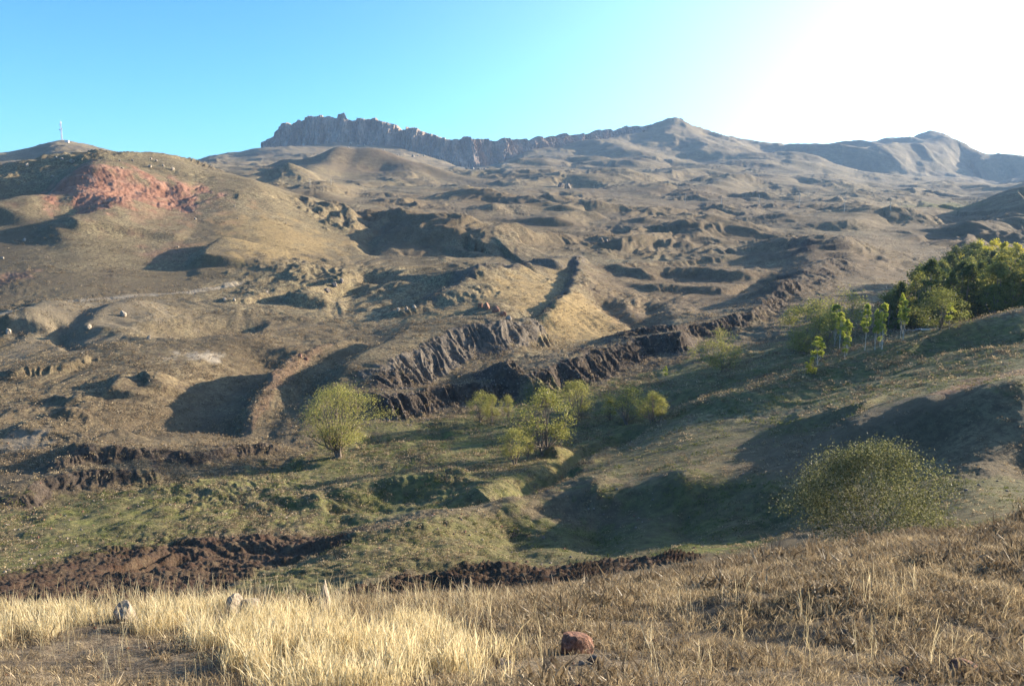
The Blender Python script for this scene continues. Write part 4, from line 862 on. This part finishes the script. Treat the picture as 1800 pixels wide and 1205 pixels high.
# tussocks on the valley ground
def clump_set(n, h, w, rad, seed):
    rg = np.random.default_rng(seed); C = rg.normal(size=(n, 3)) * np.array([rad, rad, h * .3]) + np.array([0, 0, h * .35]); return leaves(C, w, rg, 3)
tus = [proto('tussock', clump_set(26, .26, .10, .20, 130 + k), S_DRY) for k in range(3)]
tub = [proto('tussock', clump_set(26, .30, .11, .24, 135 + k), S_BROWN) for k in range(3)]
tug = [proto('green_tussock', clump_set(22, .24, .10, .24, 138 + k), S_GREEN) for k in range(2)]
plg = (m_plough + m_plough2)
def off_plough(X, Y):
    r = np.hypot(X, Y); th = np.arctan2(X, Y); i = np.clip(((th - th_main[0]) / (th_main[1] - th_main[0])).round().astype(int), 0, NC_ - 1)
    j = np.array([np.searchsorted(LM[a], b) for a, b in zip(i, np.log(r))]); return plg[i, np.clip(j, 0, NR_ - 1)] < .3
def lattice(n, seed, thr, r0=28, r1=520, sc_=.06):
    rg = np.random.default_rng(seed); l = rg.uniform(math.log(r0), math.log(r1), n); a = rg.uniform(R(-34), R(35), n); r = np.exp(l); X = r * np.sin(a); Y = r * np.cos(a)
    k = (fbm(X * sc_, Y * sc_, 5, seed) + rg.normal(size=n) * .16) > thr + .3 * sstep(200, 520, r); X = X[k]; Y = Y[k]; k = off_plough(X, Y); r = np.hypot(X, Y); a = np.arctan2(X, Y); past = (a > R(-3)) & (r > 45) & (r < 130) & (a > R(-3) + (r - 60) * .0035)
    k &= ~(past & (rg.uniform(size=len(X)) < .7)); return X[k], Y[k]
X, Y = lattice(60000, 220, .06); scatter('dry_tussocks', tus, X, Y, np.random.default_rng(8).uniform(.3, 1.2, len(X)) * np.clip(np.hypot(X, Y) / 90, .5, 1.6), 'pale dry tussocks dotted over the valley', .2, 14, .03)
X, Y = lattice(60000, 221, .03); scatter('brown_scrub', tub, X, Y, np.random.default_rng(9).uniform(.3, 1.3, len(X)) * np.clip(np.hypot(X, Y) / 90, .5, 1.9), 'dark brown scrub dotted over the valley', .2, 15, .03)
rgq = np.random.default_rng(10); gi_, gj_ = np.nonzero((m_green[:NC_] > .35) & (RR[:NC_] > 40) & (RR[:NC_] < 200)); sel = rgq.integers(len(gi_), size=12000)
X = GX[gi_[sel], gj_[sel]] + rgq.normal(size=12000) * .3; Y = GY[gi_[sel], gj_[sel]] + rgq.normal(size=12000) * .3
k = fbm(X * .2, Y * .2, 4, 230) > 0.02; X, Y = X[k], Y[k]
scatter('green_weeds', tug, X, Y, rgq.uniform(.4, 1.3, len(X)) * np.clip(np.hypot(X, Y) / 90, .5, 1.3), 'green weeds on the damp terraces', .2, 16, .03)

# ------------------------------------------------------------------ rocks
def rock_mat(name, cols):
    m, nd, lk = newmat(name); b = nd['Principled BSDF']; b.inputs['Roughness'].default_value = .9; b.inputs['Specular IOR Level'].default_value = .2
    P = nd.new('ShaderNodeTexCoord').outputs['Object']
    c = ramp(nd, lk, nz(nd, lk, P, 2.2, 7, .7), [(.3, cols[0]), (.5, cols[1]), (.7, cols[2])]); c = mixc(nd, lk, ramp(nd, lk, nz(nd, lk, P, 9, 4, .7), [(.4, .6), (.55, 0.0)]), c, tuple(x * .45 for x in cols[0]))
    lk.new(c, b.inputs['Base Color']); bp = nd.new('ShaderNodeBump'); bp.inputs['Distance'].default_value = .06; lk.new(nz(nd, lk, P, 5, 8, .7), bp.inputs['Height']); lk.new(bp.outputs[0], b.inputs['Normal']); return m
R_PALE = rock_mat('pale_stone', [(.22, .18, .14), (.36, .30, .235), (.50, .43, .34)])
R_RED = rock_mat('red_stone', [(.15, .075, .05), (.27, .14, .095), (.38, .23, .17)])
R_GREY = rock_mat('grey_stone', [(.12, .10, .085), (.22, .18, .15), (.33, .28, .23)])
import bmesh
def rock_mesh(seed, mat, sub=3, pointy=0.0):
    bm = bmesh.new(); bmesh.ops.create_icosphere(bm, subdivisions=sub, radius=.5); rg = np.random.default_rng(seed)
    pl = rg.normal(size=(9, 3)); pl /= np.linalg.norm(pl, axis=1)[:, None]; pd = rg.uniform(.26, .42, 9)
    for v in bm.verts:
        p = np.array(v.co)
        for a, d in zip(pl, pd):
            k = p @ a - d
            if k > 0: p = p - a * k * .92
        g = float(gnoise(np.array([p[0] * 5 + seed]), np.array([p[1] * 5 + p[2] * 4]), seed)[0]); p = p * (1 + .09 * g)
        if pointy: p[:2] *= (1 - pointy * (p[2] + .4))
        p[2] = max(p[2], -.22); v.co = p
    me = bpy.data.meshes.new('rock'); bm.to_mesh(me); bm.free(); me.materials.append(mat); return me
RK = {'p': [rock_mesh(k, R_PALE) for k in (1, 2, 3)], 'r': [rock_mesh(k, R_RED) for k in (4, 5, 6)], 'g': [rock_mesh(k, R_GREY) for k in (7, 8)], 't': [rock_mesh(9, R_PALE, pointy=.9)]}
def rock(u, v, w, kind, label, hk=.75, group=None, rmin=5.5, i=0):
    x, y, z, r = seen(u, v, rmin); s = w * r / F
    o = link('rock', RK[kind][i % len(RK[kind])]); o.location = (x, y, z + s * hk * .18); o.scale = (s, s * random.uniform(.7, 1), s * hk * 1.35)
    o.rotation_euler = (0, 0, random.uniform(0, 6.28)); o['label'] = label; o['category'] = 'rock'
    if group: o['group'] = group
rock(1012, 1148, 68, 'r', 'reddish boulder in dry grass, largest rock of the foreground', .8)
rock(1046, 1165, 30, 'g', 'grey-brown stone touching the reddish foreground boulder on its right', .6)
rock(1022, 1168, 22, 'g', 'dark small stone in front of the reddish foreground boulder', .5, i=1)
rock(975, 1166, 18, 'r', 'low dark red stone at the left foot of the foreground boulder', .6, i=1)
rock(571, 1070, 56, 't', 'white pointed rock standing on the grassy rim', 1.35)
rock(222, 1092, 46, 'p', 'pale rounded rock half sunk in golden grass, left part of the rim', .95)
rock(408, 1078, 50, 'p', 'pale blocky rock behind the tallest golden grass', .9, i=1)
rock(440, 1078, 42, 'p', 'cream rock just right of the blocky pale one in the grass', .85, i=2)
rock(885, 1178, 46, 'g', 'dark earthy stone at the right end of the golden grass', .7, i=1)
rock(655, 1098, 20, 'p', 'small pale stone buried among the golden grass heads', .6)
rock(1150, 1132, 14, 'r', 'little rust red stone standing beside a dry tuft', .9, i=2)
rock(1272, 1142, 15, 'r', 'small pinkish stone on bare soil of the shaded slope', .7)
rock(1485, 1112, 16, 'p', 'small whitish stone in dark weeds of the right slope', .6)
rock(1677, 960, 9, 'p', 'tiny bright white stone high on the right slope', .9, i=1)
rock(1692, 990, 22, 'p', 'flat white slab on the right slope', .3, i=2)
rock(1690, 1185, 60, 'r', 'broad flat reddish stone near the lower right corner', .45, i=1)
rock(1590, 1192, 20, 'r', 'upright brownish stone left of the broad flat reddish one', 1.1, i=2)
rock(810, 1040, 16, 'p', 'pale stone on the tan strip beside the dark furrows', .5)
rock(830, 1038, 22, 'p', 'long pale stone next to a smaller one beside the dark furrows', .4, i=1)
GH = 'pale stones scattered over the left hill'
for k, (u, v, w, lb) in enumerate(((100,279,7,'small white stone near the top of the left hill'),(109,285,7,'second white stone below the hilltop, between two others'),(127,288,11,'largest white stone on the left hilltop, at the shadow edge'),
  (48,293,9,'grey-white rock heap at the left shoulder of the hill'),(211,284,5,'stone above the middle of the red outcrop'),(233,283,6,'stone just right of the one above the red outcrop'),(266,282,6,'upper left stone of the cluster at the hill crest'),
  (275,285,7,'upper right stone of the cluster at the hill crest'),(264,294,8,'lower stone of the cluster beneath the hill crest'),(287,293,6,'stone right of the crest cluster'),(303,300,9,'stone pair lying lowest right of the crest cluster'),
  (215,298,5,'small stone close above the dark rim of the red outcrop'),(93,312,7,'light block on the left end of the red outcrop'),(412,364,5,'lone stone on the smooth right flank of the hill'),(343,386,6,'pinkish stone below the right end of the outcrop'),
  (43,424,8,'low stone on the lit lower left flank'),(4,456,7,'stone at the picture edge on the left flank'),(313,436,5,'stone in the reddish patch low on the hill'),(418,385,4,'tiny stone near the faint path across the hill'),(503,394,4,'tiny stone on the golden flank'))):
    rock(u, v, w * .8, 'p', lb, .8, GH, 150, k)
GM = 'stones in the valley'
for k, (u, v, w, kd, lb) in enumerate(((845,541,12,'r','taller pinkish block at the left of the ridge-top outcrop'),(856,544,15,'r','big pinkish block in the middle of the ridge-top outcrop'),(872,549,14,'r','slanting pink block on the ridge-top outcrop'),
  (884,555,13,'r','lower pink block of the ridge-top outcrop'),(894,563,12,'p','lowest pale block where the ridge-top outcrop ends'),(527,629,10,'r','dark red spire on the lit earth rim'),(538,633,8,'r','short spire right of the dark red one'),
  (1056,421,6,'p','white stone in the middle hummocks'),(1066,427,7,'g','grey stone beside the white one in the middle hummocks'),(217,557,12,'p','white rock cap on the pale left mound'),(156,578,10,'p','white rock on the flank of the pale mound'),
  (15,586,11,'p','white rock at the left edge by a dark hollow'),(262,595,8,'p','white stone right of the pale mound'),(469,514,5,'p','white stone on the low earth bank'),(395,530,7,'p','pale block in the low broken bank'),
  (412,528,6,'p','second pale block in the low broken bank'),(1703,557,0,'p',''),(700,548,8,'p','pale slab at the left of the small broken ledge'),(714,546,9,'p','middle slab of the small broken ledge'),(728,544,8,'p','right slab of the small broken ledge'),
  (600,498,10,'g','tilted grey rock on the dark gully ridge'),(588,506,12,'g','grey rock lower down the dark gully ridge'),(575,514,10,'g','lowest grey rock of the gully ridge'),(985,330,14,'g','grey crag on the distant crest'),(998,332,12,'g','right-hand crag on the distant crest'),
  (1235,618,9,'p','pale stone where the dark bank meets the shaded slope'))):
    if w: rock(u, v, w, kd, lb, .9, GM, 60, k)
GC = 'boulders under the cliff'
for k, (u, v, w) in enumerate(((617,254,4),(628,258,3),(640,256,3),(612,262,3),(655,262,3),(675,266,3),(700,275,3),(726,277,4),(735,275,3),(745,277,3),(830,303,6),(842,300,5),(852,306,5),(866,303,4),(820,298,5),(845,312,4))):
    rock(u, v, w * 1.3, 'p', (WORD + ['last'])[k] + ' grey boulder fallen below the cliff, counted as seen', .9, GC, 1500, k)

X, Y = fan_points(30000, 5.5, 20, R(-36), R(37), 240, lambda X, Y, r, a: sstep(0, .3, fbm(X * .9, Y * .9, 3, 241)) * .25 + .03 + .8 * ((np.hypot(X + 2.9, Y - 9.3) < 1.0)))
peb = [bpy.data.objects.new('pebble', RK[k][i]) for k, i in (('g', 0), ('p', 1), ('r', 2))]
scatter('pebbles', peb, X, Y, np.random.default_rng(12).uniform(.012, .05, len(X)) , 'small stones on the bare near ground', .3, 17, -.003)
X, Y = lattice(9000, 242, .12, 60, 420, .05)
scatter('loose_stones', peb, X, Y, np.random.default_rng(13).uniform(.08, .32, len(X)), 'loose stones on the broken valley ground', .3, 18, 0)

gi_, gj_ = np.nonzero((np.maximum(m_dark, m_grey)[:NC_] > .3) & (RR[:NC_] > 135) & (RR[:NC_] < 420)); sel = rgq.integers(len(gi_), size=3500)
X = GX[gi_[sel], gj_[sel]] + rgq.normal(size=3500) * 1.2; Y = GY[gi_[sel], gj_[sel]] - np.abs(rgq.normal(size=3500)) * 2.5
peb2 = [bpy.data.objects.new('clod', RK['g'][i]) for i in (0, 1)]
scatter('fallen_clods', peb2, X, Y, np.random.default_rng(14).uniform(.10, .42, len(X)), 'fallen clods and stones along the foot of the dark banks', .3, 20, -.02)

# ------------------------------------------------------------------ mast, hut, poles, pipe
def plain(name, c, rough=.6, metal=0.0):
    m, nd, lk = newmat(name); b = nd['Principled BSDF']; b.inputs['Roughness'].default_value = rough; b.inputs['Metallic'].default_value = metal
    P = nd.new('ShaderNodeNewGeometry').outputs['Position']
    lk.new(ramp(nd, lk, nz(nd, lk, P, 1.3, 5, .7), [(.3, tuple(x * .75 for x in c)), (.7, c)]), b.inputs['Base Color']); return m
WHITE = plain('white_paint', (.78, .77, .74)); STEEL = plain('grey_steel', (.45, .46, .47), .5, .3); WOOD = plain('weathered_pole', (.55, .50, .43), .9); REDP = plain('red_paint', (.55, .08, .05))
def box(c, s):
    c = np.array(c); s = np.array(s) / 2; V = np.array([[x, y, z] for x in (-1, 1) for y in (-1, 1) for z in (-1, 1)]) * s + c
    return V, np.array([(0,1,3,2),(4,6,7,5),(0,4,5,1),(2,3,7,6),(0,2,6,4),(1,5,7,3)])
def empty(name, loc, label, cat, group=None):
    e = bpy.data.objects.new(name, None); sc.collection.objects.link(e); e.location = loc; e['label'] = label; e['category'] = cat
    if group: e['group'] = group
    return e
x, y, z, r = seen(109, 248, 900); HM = 31 * r / F
e = empty('antenna_mast', (x, y, z - .5), 'tall lattice antenna mast on the hilltop at left', 'antenna mast')
lg = [(math.cos(a) * 1.1, math.sin(a) * 1.1) for a in (0, 2.09, 4.19)]
for (a, b) in lg: v_, f_ = tube([(a * 1.3, b * 1.3, 0), (a, b, HM * .5), (a * .7, b * .7, HM * .92)], [.22, .18, .14], 5); link('leg', mesh_from('leg', v_, f_, WHITE), e)
pr = []
for k in range(14):
    z0 = HM * .92 * k / 14; z1 = HM * .92 * (k + 1) / 14
    for i in range(3):
        a = lg[i]; b = lg[(i + 1) % 3]; pr.append(tube([(a[0], a[1], z0), (b[0], b[1], z1)], [.09, .09], 4)); pr.append(tube([(a[0], a[1], z1), (b[0], b[1], z1)], [.08, .08], 4))
v_, f_ = join(pr); link('lattice', mesh_from('lattice', v_, f_, REDP), e, kind='stuff')
v_, f_ = tube([(0, 0, HM * .9), (0, 0, HM)], [.12, .06], 5); link('spike', mesh_from('spike', v_, f_, STEEL), e)
for (dx, zz, s) in ((-2.0, .50, 1.1), (1.9, .55, 1.0), (-1.5, .72, .8)):
    v_, f_ = tube([(dx, -.8, zz * HM), (dx, -.3, zz * HM), (dx, .1, zz * HM)], [s, s * .85, s * .2], 12); link('dish', mesh_from('dish', v_, f_, WHITE, smooth=False), e)
for k in range(3):
    a = k * 2.09 + .5; v_, f_ = box((math.cos(a) * 1.4, math.sin(a) * 1.4, HM * .84), (.5, .5, 2.4)); link('panel_antenna', mesh_from('panel_antenna', v_, f_, WHITE, smooth=False), e)
x, y, z, r = seen(118, 251, 900)
e = empty('equipment_hut', (x, y, z - .4), 'small white equipment hut at the foot of the antenna mast', 'hut')
v_, f_ = box((0, 0, 1.6), (6, 4, 3.2)); link('wall', mesh_from('wall', v_, f_, WHITE, smooth=False), e)
v_, f_ = box((0, 0, 3.35), (6.5, 4.5, .3)); link('roof', mesh_from('roof', v_, f_, STEEL, smooth=False), e)
v_, f_ = box((1.2, -2.05, 1.1), (1.1, .12, 2.1)); link('door', mesh_from('door', v_, f_, STEEL, smooth=False), e)
v_, f_ = tube([(0, 0, -.8), (0, 0, 5), (0, 0, 10)], [.24, .2, .16], 7); pm = mesh_from('pole_shaft', v_, f_, WOOD)
v_, f_ = box((0, 0, 9.3), (2.4, .2, .22)); am = mesh_from('crossarm', v_, f_, WOOD, smooth=False)
for (u, vb, hp, lb) in ((1205,358,17,'leftmost utility pole of the line crossing the middle distance'),(1268,361,16,'second utility pole from the left on the mid-distance line'),(1334,361,17,'third utility pole from the left on the mid-distance line'),
    (1405,366,22,'fourth utility pole of the line, tallest looking and brightest'),(1484,373,22,'fifth utility pole, just left of the dark hummock'),(1565,369,13,'last utility pole, at the foot of the dark green hill'),
    (995,334,14,'utility pole by the grey crags in the far hummocks'),(1044,337,10,'faint utility pole right of the grey crags'),(545,327,11,'left utility pole before the smooth cone'),(582,327,11,'right utility pole before the smooth cone'),
    (1420,346,9,'tiny far pole behind the mid-distance line')):
    x, y, z, r = seen(u, vb, 300); e = empty('utility_pole', (x, y, z), lb, 'utility pole', 'utility poles'); k = hp * r / F / 10; e.scale = (max(k, .9), max(k, .9), k); e.rotation_euler = (0, 0, .3)
    link('shaft', pm, e); link('crossarm', am, e)
pp = []
for u in np.linspace(1551, 1640, 16):
    x, y, z, r = seen(u, 583 - (u - 1551) * .03, 100); pp.append((x, y, z + .12))
v_, f_ = tube(pp, [.10] * len(pp), 6); link('water_pipe', mesh_from('water_pipe', v_, f_, WHITE), label='thin pale pipe along the ground at the foot of the grove', category='pipe')

# ------------------------------------------------------------------ haze
m_, nd, lk = newmat('haze_air'); nd.remove(nd['Principled BSDF'])
pv = nd.new('ShaderNodeVolumePrincipled'); pv.inputs['Density'].default_value = 0.62e-4; pv.inputs['Color'].default_value = (.42, .64, 1, 1); pv.inputs['Anisotropy'].default_value = .1
lk.new(pv.outputs[0], nd['Material Output'].inputs['Volume'])
zmin, zmax = float(V[:, 2].min()) - 1.5, max(float(V[:, 2].max()), float(cv[:, 2].max())) + 12
v_, f_ = box((0, 0, (zmin + zmax) / 2), (19000, 19000, zmax - zmin)); link('haze', mesh_from('haze', v_, f_, m_, smooth=False), kind='stuff', label='thin blue haze over the valley')
print('ztop', zmin, zmax, 'tris', sum(len(p.polygons) for p in bpy.data.meshes) * 2)
